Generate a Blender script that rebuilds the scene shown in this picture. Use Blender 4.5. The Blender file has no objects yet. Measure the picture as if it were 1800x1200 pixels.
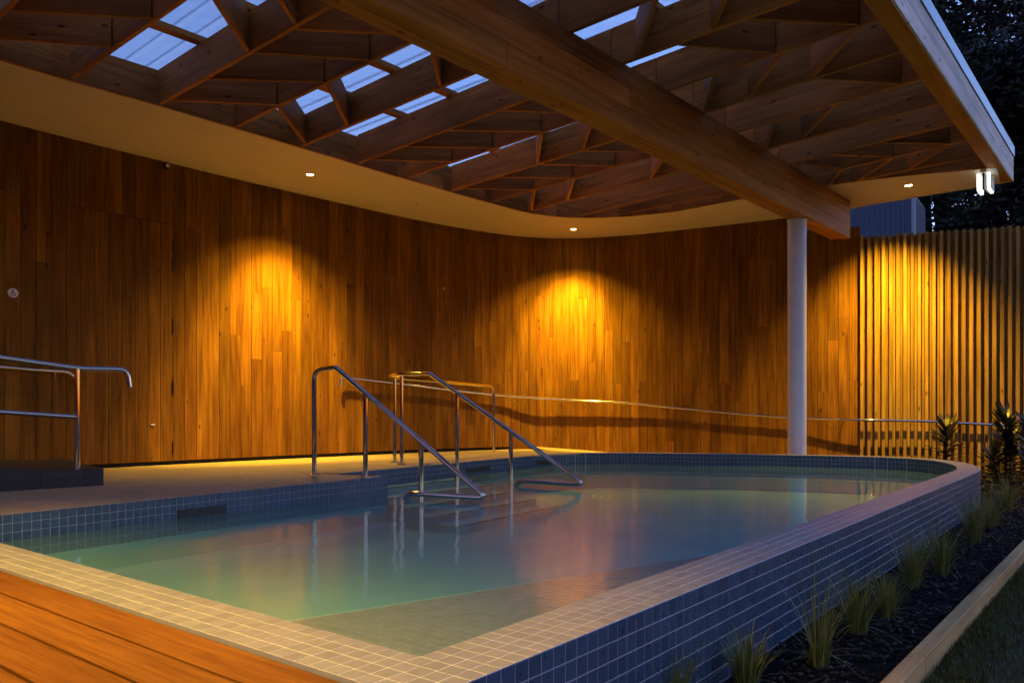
import bpy, bmesh, math, random
from mathutils import Vector, Matrix
from mathutils.geometry import tessellate_polygon

random.seed(7)
R = math.radians
scene = bpy.context.scene
col = scene.collection

# ------------------------------------------------------------------ camera
# World: X right, Y away from the camera, Z up; pool coping top is z = 0.
FPX, HORIZON, CAMZ = 1370.0, 724.0, 0.56      # in pixels of an 1800 x 1200 frame
cam_d = bpy.data.cameras.new('camera')
cam = bpy.data.objects.new('camera', cam_d)
col.objects.link(cam)
cam.location = (0, 0, CAMZ)
cam.rotation_euler = (R(90), 0, 0)
cam_d.sensor_width = 36.0
cam_d.lens = 36.0 * FPX / 1800.0
cam_d.shift_y = (HORIZON - 600.0) / 1800.0
cam_d.clip_start = 0.05
cam_d.clip_end = 500.0
scene.camera = cam

# ------------------------------------------------------------------ world, exposure
world = bpy.data.worlds.new('World')
scene.world = world
world.use_nodes = True
wn = world.node_tree
for n in list(wn.nodes):
    wn.nodes.remove(n)
w_out = wn.nodes.new('ShaderNodeOutputWorld')
w_bg = wn.nodes.new('ShaderNodeBackground')
w_sky = wn.nodes.new('ShaderNodeTexSky')
w_sky.sky_type = 'NISHITA'
w_sky.sun_disc = False
w_sky.sun_elevation = R(-1.5)
w_sky.sun_rotation = R(45)
w_sky.air_density = 1.0
w_sky.dust_density = 0.2
w_sky.ozone_density = 2.7
w_bg.inputs['Strength'].default_value = 0.15
wn.links.new(w_sky.outputs[0], w_bg.inputs['Color'])
wn.links.new(w_bg.outputs[0], w_out.inputs['Surface'])

scene.view_settings.view_transform = 'Standard'
scene.view_settings.look = 'None'
scene.view_settings.gamma = 1.0
scene.view_settings.exposure = 4.8
scene.view_settings.use_curve_mapping = False

cy = scene.cycles
cy.use_denoising = True
cy.use_adaptive_sampling = True
cy.adaptive_threshold = 0.03
cy.max_bounces = 7
cy.diffuse_bounces = 3
cy.glossy_bounces = 3
cy.transparent_max_bounces = 16
cy.caustics_reflective = False
cy.caustics_refractive = False
cy.sample_clamp_indirect = 4.0
cy.sample_clamp_direct = 0.0

LAMP_COL = (1.0, 0.56, 0.03)
LAMP_W = 108.0

# ------------------------------------------------------------------ helpers
def px(x, y, z):
    """A place seen at a measured photo point, at a known height z."""
    d = FPX * (z - CAMZ) / (HORIZON - y)
    return ((x - 900) / FPX * d, d)

def tag(o, label=None, cat=None, group=None, kind=None):
    if label: o['label'] = label
    if cat: o['category'] = cat
    if group: o['group'] = group
    if kind: o['kind'] = kind
    return o

def empty(name, loc, label, cat, group=None):
    o = bpy.data.objects.new(name, None)
    o.empty_display_size = 0.1
    o.location = loc
    col.objects.link(o)
    return tag(o, label, cat, group)

def adopt(o, parent):
    if parent is not None:
        o.parent = parent
        o.matrix_parent_inverse = Matrix.Translation(-world_loc(parent)) @ Matrix.Identity(4) if parent.type == 'EMPTY' else parent.matrix_basis.inverted() if parent.parent is None else (parent.parent.matrix_basis @ parent.matrix_parent_inverse @ parent.matrix_basis).inverted()
    return o

def world_loc(o):
    return o.location.copy()

class MB:
    """Collects vertices and faces of one mesh."""
    def __init__(self):
        self.v, self.f = [], []
    def add(self, vs, fs):
        b = len(self.v)
        self.v += [tuple(p) for p in vs]
        self.f += [tuple(i + b for i in f) for f in fs]
        return self
    def box(self, c, size, rz=0.0, mat=None):
        sx, sy, sz = size[0] / 2, size[1] / 2, size[2] / 2
        vs = [Vector((x, y, z)) for x in (-sx, sx) for y in (-sy, sy) for z in (-sz, sz)]
        m = Matrix.Translation(c) @ (mat if mat is not None else Matrix.Rotation(rz, 4, 'Z'))
        vs = [m @ p for p in vs]
        return self.add(vs, [(0, 1, 3, 2), (4, 6, 7, 5), (0, 4, 5, 1), (2, 3, 7, 6), (0, 2, 6, 4), (1, 5, 7, 3)])
    def prism(self, poly, z0, z1):
        n = len(poly)
        area = sum(poly[i][0] * poly[(i + 1) % n][1] - poly[(i + 1) % n][0] * poly[i][1] for i in range(n))
        if area < 0:
            poly = poly[::-1]
        vs = [(p[0], p[1], z0) for p in poly] + [(p[0], p[1], z1) for p in poly]
        tris = tessellate_polygon([[Vector((p[0], p[1], 0)) for p in poly]])
        fs = []
        for t in tris:
            a, b, c = [Vector((poly[i][0], poly[i][1], 0)) for i in t]
            if (b - a).cross(c - a).z < 0: t = t[::-1]
            fs.append(tuple(i + n for i in t)); fs.append(tuple(reversed(t)))
        for i in range(n):
            j = (i + 1) % n
            fs.append((i, j, j + n, i + n))
        return self.add(vs, fs)
    def sheet(self, poly, z):
        n = len(poly)
        zz = z if callable(z) else (lambda x, y: z)
        tris = tessellate_polygon([[Vector((p[0], p[1], 0)) for p in poly]])
        fs = []
        for t in tris:
            a, b, c = [Vector((poly[i][0], poly[i][1], 0)) for i in t]
            fs.append(t if (b - a).cross(c - a).z > 0 else t[::-1])
        return self.add([(p[0], p[1], zz(p[0], p[1])) for p in poly], fs)
    def tube(self, path, r, n=10, caps=True, radii=None):
        path = [Vector(p) for p in path]
        b = len(self.v)
        prev = None
        for i, p in enumerate(path):
            t = (path[min(i + 1, len(path) - 1)] - path[max(i - 1, 0)]).normalized()
            if prev is None:
                a = t.cross(Vector((0, 0, 1)))
                if a.length < 1e-3: a = t.cross(Vector((1, 0, 0)))
                a.normalize()
            else:
                a = (prev - t * prev.dot(t)).normalized()
            prev = a
            c = t.cross(a)
            rr = radii[i] if radii else r
            for k in range(n):
                g = 2 * math.pi * k / n
                self.v.append(tuple(p + (a * math.cos(g) + c * math.sin(g)) * rr))
        for i in range(len(path) - 1):
            for k in range(n):
                k2 = (k + 1) % n
                self.f.append((b + i * n + k, b + i * n + k2, b + (i + 1) * n + k2, b + (i + 1) * n + k))
        if caps:
            self.f.append(tuple(b + k for k in reversed(range(n))))
            self.f.append(tuple(b + (len(path) - 1) * n + k for k in range(n)))
        return self
    def mesh(self, name, mat, smooth=False, auto=None):
        me = bpy.data.meshes.new(name)
        me.from_pydata(self.v, [], self.f)
        if mat: me.materials.append(mat)
        if smooth:
            me.polygons.foreach_set('use_smooth', [True] * len(me.polygons))
            if auto:
                try:
                    me.set_sharp_from_angle(angle=R(auto))
                except Exception:
                    pass
        me.update()
        return me
    def build(self, name, mat, parent=None, smooth=False, auto=None, loc=None, rot=None):
        o = bpy.data.objects.new(name, self.mesh(name, mat, smooth, auto))
        if loc is not None: o.location = loc
        if rot is not None: o.rotation_euler = rot
        col.objects.link(o)
        return adopt(o, parent)

def put(name, mesh, parent, loc, rz=0.0, scale=None):
    o = bpy.data.objects.new(name, mesh)
    o.location = loc
    o.rotation_euler = (0, 0, rz)
    if scale: o.scale = scale
    col.objects.link(o)
    return adopt(o, parent)

def bevel_box_mesh(name, size, mat, bev, origin=(0, 0, 0)):
    bm = bmesh.new()
    bmesh.ops.create_cube(bm, size=1.0)
    for v in bm.verts:
        v.co = Vector((v.co.x * size[0] + origin[0], v.co.y * size[1] + origin[1], v.co.z * size[2] + origin[2]))
    if bev > 0:
        bmesh.ops.bevel(bm, geom=list(bm.edges), offset=bev, segments=1, profile=0.5, affect='EDGES')
    me = bpy.data.meshes.new(name)
    bm.to_mesh(me); bm.free()
    me.materials.append(mat)
    return me

def beam(name, a, b, w, h, mat, parent, bev=0.004, roll=0.0):
    """A timber from a to b (centre line), width w, depth h; local x is its length."""
    a, b = Vector(a), Vector(b)
    L = (b - a).length
    me = bevel_box_mesh(name, (L, w, h), mat, bev)
    o = bpy.data.objects.new(name, me)
    o.location = (a + b) / 2
    d = b - a
    o.rotation_euler = (roll, -math.atan2(d.z, math.hypot(d.x, d.y)), math.atan2(d.y, d.x))
    col.objects.link(o)
    return adopt(o, parent)

def catmull(pts, n=8):
    out = []
    P = [Vector(p) for p in pts]
    for i in range(len(P) - 1):
        p0, p1, p2, p3 = P[max(i - 1, 0)], P[i], P[i + 1], P[min(i + 2, len(P) - 1)]
        for k in range(n):
            t = k / n
            out.append(0.5 * ((2 * p1) + (p2 - p0) * t + (2 * p0 - 5 * p1 + 4 * p2 - p3) * t * t + (-p0 + 3 * p1 - 3 * p2 + p3) * t ** 3))
    out.append(P[-1])
    return out

class Line:
    """Arc-length parametrised plan polyline."""
    def __init__(self, pts):
        self.p = [Vector((q[0], q[1])) for q in pts]
        self.s = [0.0]
        for i in range(1, len(self.p)):
            self.s.append(self.s[-1] + (self.p[i] - self.p[i - 1]).length)
        self.len = self.s[-1]
    def at(self, s):
        s = min(max(s, 0.0), self.len)
        lo = 0
        for i in range(len(self.s) - 1):
            if self.s[i + 1] >= s:
                lo = i; break
        a, b = self.p[lo], self.p[lo + 1]
        t = (s - self.s[lo]) / max(self.s[lo + 1] - self.s[lo], 1e-9)
        d = (b - a).normalized()
        return a.lerp(b, t), d
    def smooth_at(self, s, e=0.04):
        p, d = self.at(s)
        a, _ = self.at(s - e); b, _ = self.at(s + e)
        return p, (b - a).normalized()
    def offset(self, o):
        out = []
        for i, p in enumerate(self.p):
            d = (self.p[min(i + 1, len(self.p) - 1)] - self.p[max(i - 1, 0)]).normalized()
            out.append(Vector((p.x - d.y * o, p.y + d.x * o)))
        return out
    def s_of_px(self, x):
        """Arc length where the line crosses photo column x."""
        k = (x - 900) / FPX
        for i in range(len(self.p) - 1):
            f0 = self.p[i].x - k * self.p[i].y
            f1 = self.p[i + 1].x - k * self.p[i + 1].y
            if f0 * f1 <= 0 and self.p[i].y > 0:
                t = f0 / (f0 - f1) if f0 != f1 else 0
                return self.s[i] + t * (self.s[i + 1] - self.s[i])
        return None

# ------------------------------------------------------------------ materials
def new_mat(name):
    m = bpy.data.materials.new(name)
    m.use_nodes = True
    nt = m.node_tree
    return m, nt, nt.nodes['Principled BSDF']

def N(nt, t, **kw):
    n = nt.nodes.new(t)
    for k, v in kw.items():
        setattr(n, k, v)
    return n

def ramp(nt, stops):
    r = N(nt, 'ShaderNodeValToRGB')
    e = r.color_ramp.elements
    while len(e) < len(stops): e.new(0.5)
    for i, (p, c) in enumerate(stops):
        e[i].position = p
        e[i].color = (*c, 1)
    return r

def wood(name, dark, mid, light, axis='X', rough=0.55, grain=22.0, knots=True, tone=0.55, bump=0.25, knot_cut=0.6):
    """Sawn timber: long grain, dark knots, tone and hue changing from piece to piece."""
    m, nt, bs = new_mat(name)
    L = nt.links.new
    tc = N(nt, 'ShaderNodeTexCoord')
    oi = N(nt, 'ShaderNodeObjectInfo')
    off = N(nt, 'ShaderNodeVectorMath', operation='SCALE')
    comb = N(nt, 'ShaderNodeCombineXYZ')
    for i, f in enumerate((37.0, 91.0, 53.0)):
        mu = N(nt, 'ShaderNodeMath', operation='MULTIPLY'); mu.inputs[1].default_value = f
        L(oi.outputs['Random'], mu.inputs[0]); L(mu.outputs[0], comb.inputs[i])
    add = N(nt, 'ShaderNodeVectorMath', operation='ADD')
    L(tc.outputs['Object'], add.inputs[0]); L(comb.outputs[0], add.inputs[1])
    mp = N(nt, 'ShaderNodeMapping')
    sc = [grain, grain, grain]; sc['XYZ'.index(axis)] = grain * 0.045
    mp.inputs['Scale'].default_value = sc
    L(add.outputs[0], mp.inputs['Vector'])
    nz = N(nt, 'ShaderNodeTexNoise'); nz.inputs['Scale'].default_value = 1.0
    nz.inputs['Detail'].default_value = 5.0; nz.inputs['Roughness'].default_value = 0.6
    nz.inputs['Distortion'].default_value = 0.6
    L(mp.outputs[0], nz.inputs['Vector'])
    cr = ramp(nt, [(0.28, dark), (0.5, mid), (0.74, light)])
    L(nz.outputs['Fac'], cr.inputs['Fac'])
    # broad stains along the piece
    mp2 = N(nt, 'ShaderNodeMapping')
    sc2 = [4.0, 4.0, 4.0]; sc2['XYZ'.index(axis)] = 0.9
    mp2.inputs['Scale'].default_value = sc2
    L(add.outputs[0], mp2.inputs['Vector'])
    nz2 = N(nt, 'ShaderNodeTexNoise'); nz2.inputs['Detail'].default_value = 3.0
    nz2.inputs['Scale'].default_value = 1.0
    L(mp2.outputs[0], nz2.inputs['Vector'])
    mr2 = N(nt, 'ShaderNodeMapRange')
    mr2.inputs['From Min'].default_value = 0.3; mr2.inputs['From Max'].default_value = 0.7
    mr2.inputs['To Min'].default_value = 0.68; mr2.inputs['To Max'].default_value = 1.18
    L(nz2.outputs['Fac'], mr2.inputs['Value'])
    mrt = N(nt, 'ShaderNodeMapRange')
    mrt.inputs['To Min'].default_value = 1.0 - tone * 0.62; mrt.inputs['To Max'].default_value = 1.0 + tone * 0.55
    L(oi.outputs['Random'], mrt.inputs['Value'])
    mm = N(nt, 'ShaderNodeMath', operation='MULTIPLY')
    L(mr2.outputs[0], mm.inputs[0]); L(mrt.outputs[0], mm.inputs[1])
    hsv = N(nt, 'ShaderNodeHueSaturation')
    L(cr.outputs['Color'], hsv.inputs['Color']); L(mm.outputs[0], hsv.inputs['Value'])
    wn_ = N(nt, 'ShaderNodeTexWhiteNoise', noise_dimensions='1D')
    L(oi.outputs['Random'], wn_.inputs['W'])
    mh = N(nt, 'ShaderNodeMapRange')
    mh.inputs['To Min'].default_value = 0.5 - 0.010 * tone; mh.inputs['To Max'].default_value = 0.5 + 0.007 * tone
    L(wn_.outputs['Value'], mh.inputs['Value']); L(mh.outputs[0], hsv.inputs['Hue'])
    colr = hsv.outputs['Color']
    if knots:
        mp3 = N(nt, 'ShaderNodeMapping')
        sc3 = [9.0, 9.0, 9.0]; sc3['XYZ'.index(axis)] = 3.6
        mp3.inputs['Scale'].default_value = sc3
        L(add.outputs[0], mp3.inputs['Vector'])
        vo = N(nt, 'ShaderNodeTexVoronoi', feature='F1'); vo.inputs['Scale'].default_value = 1.0
        L(mp3.outputs[0], vo.inputs['Vector'])
        kn = N(nt, 'ShaderNodeMapRange', interpolation_type='SMOOTHSTEP')
        kn.inputs['From Min'].default_value = 0.06; kn.inputs['From Max'].default_value = 0.17
        kn.inputs['To Min'].default_value = 0.28; kn.inputs['To Max'].default_value = 1.0
        L(vo.outputs['Distance'], kn.inputs['Value'])
        sep = N(nt, 'ShaderNodeSeparateColor'); L(vo.outputs['Color'], sep.inputs[0])
        gt = N(nt, 'ShaderNodeMath', operation='GREATER_THAN'); gt.inputs[1].default_value = knot_cut
        L(sep.outputs[0], gt.inputs[0])
        kmix = N(nt, 'ShaderNodeMix'); kmix.inputs['A'].default_value = 1.0
        L(gt.outputs[0], kmix.inputs['Factor']); L(kn.outputs[0], kmix.inputs['B'])
        hs2 = N(nt, 'ShaderNodeHueSaturation')
        L(colr, hs2.inputs['Color']); L(kmix.outputs['Result'], hs2.inputs['Value'])
        colr = hs2.outputs['Color']
    L(colr, bs.inputs['Base Color'])
    rr = N(nt, 'ShaderNodeMapRange')
    rr.inputs['To Min'].default_value = rough - 0.1; rr.inputs['To Max'].default_value = rough + 0.15
    L(nz.outputs['Fac'], rr.inputs['Value']); L(rr.outputs[0], bs.inputs['Roughness'])
    bp = N(nt, 'ShaderNodeBump'); bp.inputs['Strength'].default_value = bump; bp.inputs['Distance'].default_value = 0.004
    L(nz.outputs['Fac'], bp.inputs['Height']); L(bp.outputs[0], bs.inputs['Normal'])
    bs.inputs['Specular IOR Level'].default_value = 0.12
    return m

def plain(name, c, rough=0.6, metal=0.0, var=0.12, scale=6.0, bump=0.0, spec=0.5, bscale=60.0):
    m, nt, bs = new_mat(name)
    L = nt.links.new
    tc = N(nt, 'ShaderNodeTexCoord')
    nz = N(nt, 'ShaderNodeTexNoise'); nz.inputs['Scale'].default_value = scale; nz.inputs['Detail'].default_value = 4.0
    L(tc.outputs['Object'], nz.inputs['Vector'])
    cr = ramp(nt, [(0.3, tuple(x * (1 - var) for x in c)), (0.7, tuple(min(1, x * (1 + var)) for x in c))])
    L(nz.outputs['Fac'], cr.inputs['Fac']); L(cr.outputs['Color'], bs.inputs['Base Color'])
    bs.inputs['Roughness'].default_value = rough
    bs.inputs['Metallic'].default_value = metal
    bs.inputs['Specular IOR Level'].default_value = spec
    if bump > 0:
        n2 = N(nt, 'ShaderNodeTexNoise'); n2.inputs['Scale'].default_value = bscale; n2.inputs['Detail'].default_value = 4.0
        L(tc.outputs['Object'], n2.inputs['Vector'])
        bp = N(nt, 'ShaderNodeBump'); bp.inputs['Strength'].default_value = bump; bp.inputs['Distance'].default_value = 0.01
        L(n2.outputs['Fac'], bp.inputs['Height']); L(bp.outputs[0], bs.inputs['Normal'])
    return m

def tile_mat(name, c, rough=0.3, var=0.18):
    m, nt, bs = new_mat(name)
    L = nt.links.new
    oi = N(nt, 'ShaderNodeObjectInfo'); ge = N(nt, 'ShaderNodeNewGeometry')
    ad = N(nt, 'ShaderNodeMath', operation='ADD')
    L(oi.outputs['Random'], ad.inputs[0]); L(ge.outputs['Random Per Island'], ad.inputs[1])
    fr = N(nt, 'ShaderNodeMath', operation='FRACT'); L(ad.outputs[0], fr.inputs[0])
    cr = ramp(nt, [(0.0, tuple(x * (1 - var) for x in c)), (1.0, tuple(min(1, x * (1 + var)) for x in c))])
    L(fr.outputs[0], cr.inputs['Fac'])
    nz = N(nt, 'ShaderNodeTexNoise'); nz.inputs['Scale'].default_value = 35.0
    L(ge.outputs['Position'], nz.inputs['Vector'])
    mx = N(nt, 'ShaderNodeMixRGB', blend_type='MULTIPLY'); mx.inputs['Fac'].default_value = 0.25
    L(cr.outputs['Color'], mx.inputs['Color1']); L(nz.outputs['Fac'], mx.inputs['Color2'])
    L(mx.outputs[0], bs.inputs['Base Color'])
    rv = N(nt, 'ShaderNodeMapRange'); rv.inputs['To Min'].default_value = rough * 0.7; rv.inputs['To Max'].default_value = rough * 1.5
    L(nz.outputs['Fac'], rv.inputs['Value']); L(rv.outputs[0], bs.inputs['Roughness'])
    bs.inputs['Specular IOR Level'].default_value = 0.35
    return m

def emit(name, c, s):
    m, nt, bs = new_mat(name)
    bs.inputs['Base Color'].default_value = (*c, 1)
    bs.inputs['Emission Color'].default_value = (*c, 1)
    bs.inputs['Emission Strength'].default_value = s
    return m

M = {}
M['cedar'] = wood('cedar_board', (0.105, 0.040, 0.004), (0.20, 0.090, 0.009), (0.29, 0.145, 0.017), 'Z', 0.55, 26, True, 0.38, 0.25, 0.82)
M['fir'] = wood('fir_timber', (0.27, 0.095, 0.020), (0.40, 0.158, 0.034), (0.50, 0.215, 0.052), 'X', 0.6, 24, True, 0.35, 0.25, 0.45)
M['glulam'] = wood('glulam_timber', (0.29, 0.11, 0.017), (0.43, 0.185, 0.032), (0.54, 0.255, 0.052), 'X', 0.55, 24, True, 0.2)
M['deckwood'] = wood('deck_timber', (0.14, 0.050, 0.006), (0.20, 0.076, 0.010), (0.26, 0.105, 0.016), 'X', 0.6, 60, False, 0.3)
M['slat'] = wood('slat_timber', (0.22, 0.125, 0.03), (0.32, 0.195, 0.052), (0.40, 0.26, 0.08), 'Z', 0.6, 24, True, 0.35)
M['sleeper'] = wood('sleeper_timber', (0.34, 0.21, 0.08), (0.54, 0.36, 0.15), (0.64, 0.45, 0.20), 'X', 0.75, 24, False, 0.4)
M['fascia'] = wood('sky_whitened_fascia', (0.50, 0.47, 0.44), (0.70, 0.67, 0.63), (0.80, 0.77, 0.74), 'X', 0.6, 24, True, 0.25)  # brown timber coloured pale: sky light on its outer face is in the colour
M['soffit'] = plain('soffit_paint', (0.60, 0.54, 0.46), 0.7, var=0.03, scale=3, bump=0.04, bscale=25)
M['backing'] = plain('dark_backing', (0.012, 0.010, 0.009), 0.9)
M['steel'] = plain('polished_steel', (0.60, 0.58, 0.56), 0.07, 1.0, var=0.05, scale=20)
M['column'] = plain('column_paint', (0.68, 0.71, 0.76), 0.45, var=0.03)
M['concrete'] = plain('concrete', (0.35, 0.28, 0.19), 0.75, var=0.14, scale=5, bump=0.15, bscale=80)
M['grout'] = plain('grout', (0.34, 0.35, 0.38), 0.8, var=0.08, scale=30)
M['pale_grout'] = plain('pale_grout', (0.66, 0.65, 0.63), 0.8, var=0.08, scale=30)
M['coping_tile'] = tile_mat('coping_tile', (0.35, 0.35, 0.37), 0.35, 0.10)
M['wall_tile'] = tile_mat('wall_tile', (0.046, 0.090, 0.158), 0.28, 0.16)
M['bench_tile'] = tile_mat('bench_tile', (0.44, 0.26, 0.34), 0.5, 0.10)
M['plaster'] = plain('pool_plaster', (0.33, 0.66, 0.59), 0.7, var=0.10, scale=1.5)
M['pale_plaster'] = plain('pale_pool_plaster', (0.60, 0.86, 0.80), 0.7, var=0.08, scale=3)
M['tread'] = plain('step_tread', (0.66, 0.74, 0.66), 0.6, var=0.06, scale=12)
M['black'] = plain('black_plastic', (0.012, 0.012, 0.014), 0.5, var=0.1)
M['charcoal_tile'] = tile_mat('charcoal_tile', (0.045, 0.042, 0.045), 0.4, 0.1)
M['lawn'] = plain('lawn_soil', (0.022, 0.025, 0.006), 0.9, var=0.3, scale=9, bump=0.5)
M['soil'] = plain('garden_soil', (0.005, 0.005, 0.005), 0.95, var=0.4, scale=30, bump=0.8, spec=0.08)
M['mulch'] = tile_mat('bark_mulch', (0.016, 0.014, 0.013), 0.6, 0.85)
M['shed'] = plain('shed_steel', (0.045, 0.10, 0.17), 0.5, var=0.06)
M['pipe'] = plain('downpipe_paint', (0.28, 0.36, 0.45), 0.45, var=0.05)
M['flashing'] = plain('roof_flashing', (0.30, 0.36, 0.42), 0.35, 0.6, var=0.05)
M['white'] = plain('white_plastic', (0.75, 0.75, 0.74), 0.45, var=0.03)
M['blue'] = plain('sign_blue', (0.02, 0.035, 0.09), 0.5, var=0.05)
M['bronze'] = plain('dark_bronze', (0.02, 0.016, 0.012), 0.45, 0.5, var=0.1)
M['bulb'] = emit('downlight_lens', (1.0, 0.62, 0.20), 4.0)
M['exit_white'] = emit('exit_light_white', (1.0, 0.97, 0.90), 0.055)
M['exit_green'] = emit('exit_light_green', (0.30, 0.45, 0.34), 0.004)

def leaf_mat(name, a, b, rough=0.5, trans=0.25):
    m, nt, bs = new_mat(name)
    L = nt.links.new
    ge = N(nt, 'ShaderNodeNewGeometry')
    cr = ramp(nt, [(0.0, a), (1.0, b)])
    L(ge.outputs['Random Per Island'], cr.inputs['Fac'])
    L(cr.outputs['Color'], bs.inputs['Base Color'])
    bs.inputs['Roughness'].default_value = rough
    tr = N(nt, 'ShaderNodeBsdfTranslucent'); L(cr.outputs['Color'], tr.inputs['Color'])
    mx = N(nt, 'ShaderNodeMixShader'); mx.inputs[0].default_value = trans
    out = nt.nodes['Material Output']
    L(bs.outputs[0], mx.inputs[1]); L(tr.outputs[0], mx.inputs[2]); L(mx.outputs[0], out.inputs['Surface'])
    return m

M['tree_leaf'] = leaf_mat('evergreen_leaf', (0.005, 0.009, 0.006), (0.015, 0.026, 0.015), 0.5, 0.1)
M['grass'] = leaf_mat('tuft_blade', (0.07, 0.11, 0.016), (0.30, 0.29, 0.07), 0.5, 0.3)
M['lawn_blade'] = leaf_mat('lawn_blade', (0.036, 0.050, 0.005), (0.10, 0.105, 0.010), 0.6, 0.2)
M['spiky_leaf'] = leaf_mat('spiky_leaf', (0.012, 0.018, 0.008), (0.05, 0.055, 0.015), 0.35, 0.15)
M['bark'] = plain('tree_bark', (0.03, 0.024, 0.018), 0.9, var=0.3, scale=8, bump=0.6)

def water_mat():
    m, nt, bs = new_mat('pool_water')
    L = nt.links.new
    nt.nodes.remove(bs)
    out = nt.nodes['Material Output']
    ge = N(nt, 'ShaderNodeNewGeometry')
    mp = N(nt, 'ShaderNodeMapping'); mp.inputs['Scale'].default_value = (3.2, 3.2, 1)
    L(ge.outputs['Position'], mp.inputs['Vector'])
    nz = N(nt, 'ShaderNodeTexNoise'); nz.inputs['Scale'].default_value = 1.6; nz.inputs['Detail'].default_value = 4.0
    L(mp.outputs[0], nz.inputs['Vector'])
    mpf = N(nt, 'ShaderNodeMapping'); mpf.inputs['Scale'].default_value = (9.0, 22.0, 1)
    L(ge.outputs['Position'], mpf.inputs['Vector'])
    nzf = N(nt, 'ShaderNodeTexNoise'); nzf.inputs['Scale'].default_value = 1.0; nzf.inputs['Detail'].default_value = 3.0
    L(mpf.outputs[0], nzf.inputs['Vector'])
    hm = N(nt, 'ShaderNodeMath', operation='MULTIPLY_ADD'); hm.inputs[1].default_value = 0.22
    L(nzf.outputs['Fac'], hm.inputs[0]); L(nz.outputs['Fac'], hm.inputs[2])
    bp = N(nt, 'ShaderNodeBump'); bp.inputs['Strength'].default_value = 0.25; bp.inputs['Distance'].default_value = 0.012
    L(hm.outputs[0], bp.inputs['Height'])
    fr = N(nt, 'ShaderNodeFresnel'); fr.inputs['IOR'].default_value = 1.125
    L(bp.outputs[0], fr.inputs['Normal'])
    tr = N(nt, 'ShaderNodeBsdfTransparent'); tr.inputs['Color'].default_value = (0.78, 0.95, 0.97, 1)
    gl = N(nt, 'ShaderNodeBsdfGlossy'); gl.inputs['Roughness'].default_value = 0.07
    gl.inputs['Color'].default_value = (0.88, 0.92, 0.92, 1)
    L(bp.outputs[0], gl.inputs['Normal'])
    df = N(nt, 'ShaderNodeBsdfDiffuse'); df.inputs['Color'].default_value = (0.28, 0.60, 0.57, 1)
    body = N(nt, 'ShaderNodeMixShader'); body.inputs[0].default_value = 0.24      # slightly cloudy water
    L(tr.outputs[0], body.inputs[1]); L(df.outputs[0], body.inputs[2])
    mx = N(nt, 'ShaderNodeMixShader')
    L(fr.outputs[0], mx.inputs[0]); L(body.outputs[0], mx.inputs[1]); L(gl.outputs[0], mx.inputs[2])
    L(mx.outputs[0], out.inputs['Surface'])
    return m
M['water'] = water_mat()

def sheet_mat():
    m, nt, bs = new_mat('clear_roof_sheet')
    L = nt.links.new
    nt.nodes.remove(bs)
    out = nt.nodes['Material Output']
    tc = N(nt, 'ShaderNodeTexCoord')
    nz = N(nt, 'ShaderNodeTexNoise'); nz.inputs['Scale'].default_value = 40.0; nz.inputs['Detail'].default_value = 3
    mp = N(nt, 'ShaderNodeMapping'); mp.inputs['Scale'].default_value = (0.1, 1, 1)
    L(tc.outputs['Object'], mp.inputs['Vector']); L(mp.outputs[0], nz.inputs['Vector'])
    cr = ramp(nt, [(0.3, (0.74, 0.77, 0.81)), (0.7, (0.93, 0.95, 0.97))])
    L(nz.outputs['Fac'], cr.inputs['Fac'])
    tr = N(nt, 'ShaderNodeBsdfTransparent'); L(cr.outputs['Color'], tr.inputs['Color'])
    tl = N(nt, 'ShaderNodeBsdfTranslucent'); tl.inputs['Color'].default_value = (0.75, 0.77, 0.8, 1)
    gl = N(nt, 'ShaderNodeBsdfGlossy'); gl.inputs['Roughness'].default_value = 0.25
    mx = N(nt, 'ShaderNodeMixShader'); mx.inputs[0].default_value = 0.25
    mx2 = N(nt, 'ShaderNodeMixShader'); mx2.inputs[0].default_value = 0.06
    L(tr.outputs[0], mx.inputs[1]); L(tl.outputs[0], mx.inputs[2])
    L(mx.outputs[0], mx2.inputs[1]); L(gl.outputs[0], mx2.inputs[2])
    L(mx2.outputs[0], out.inputs['Surface'])
    return m
M['sheet'] = sheet_mat()

# ------------------------------------------------------------------ plan geometry
ZU = 3.73                      # underside of rafters and soffit
ZB = 3.167                     # underside of the main beam
DECK_WALL_Z = -0.11
WATER_Z = -0.15
TH = R(48.6)
U = Vector((math.cos(TH), math.sin(TH)))      # along the main beam, away from the camera
V = Vector((math.sin(TH), -math.cos(TH)))     # along the rafters, to the right
def ST(s, t, z=0.0):
    return Vector((U.x * s + V.x * t, U.y * s + V.y * t, z))

PR = R(51.9)                                   # pool's long side
PD = Vector((math.cos(PR), math.sin(PR)))
FD = Vector((-PD.y, PD.x))                     # front side, to the left
O = Vector((-0.178, 1.51))                     # outer front corner of the coping
A = O + FD * 0.2 + PD * 0.2                    # inner front corner
K = Vector((-1.10, 6.85))                      # corner where the deck edge meets the step bay
KD = Vector((1.69, 2.60)).normalized()
KN = Vector((-KD.y, KD.x))
BAY = K + KN * 0.57
_den = FD.x * (-KD.y) - FD.y * (-KD.x)
_r = K - A
_sg = (_r.x * (-KD.y) - _r.y * (-KD.x)) / _den
G = A + FD * _sg                               # inner front-left corner

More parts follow.
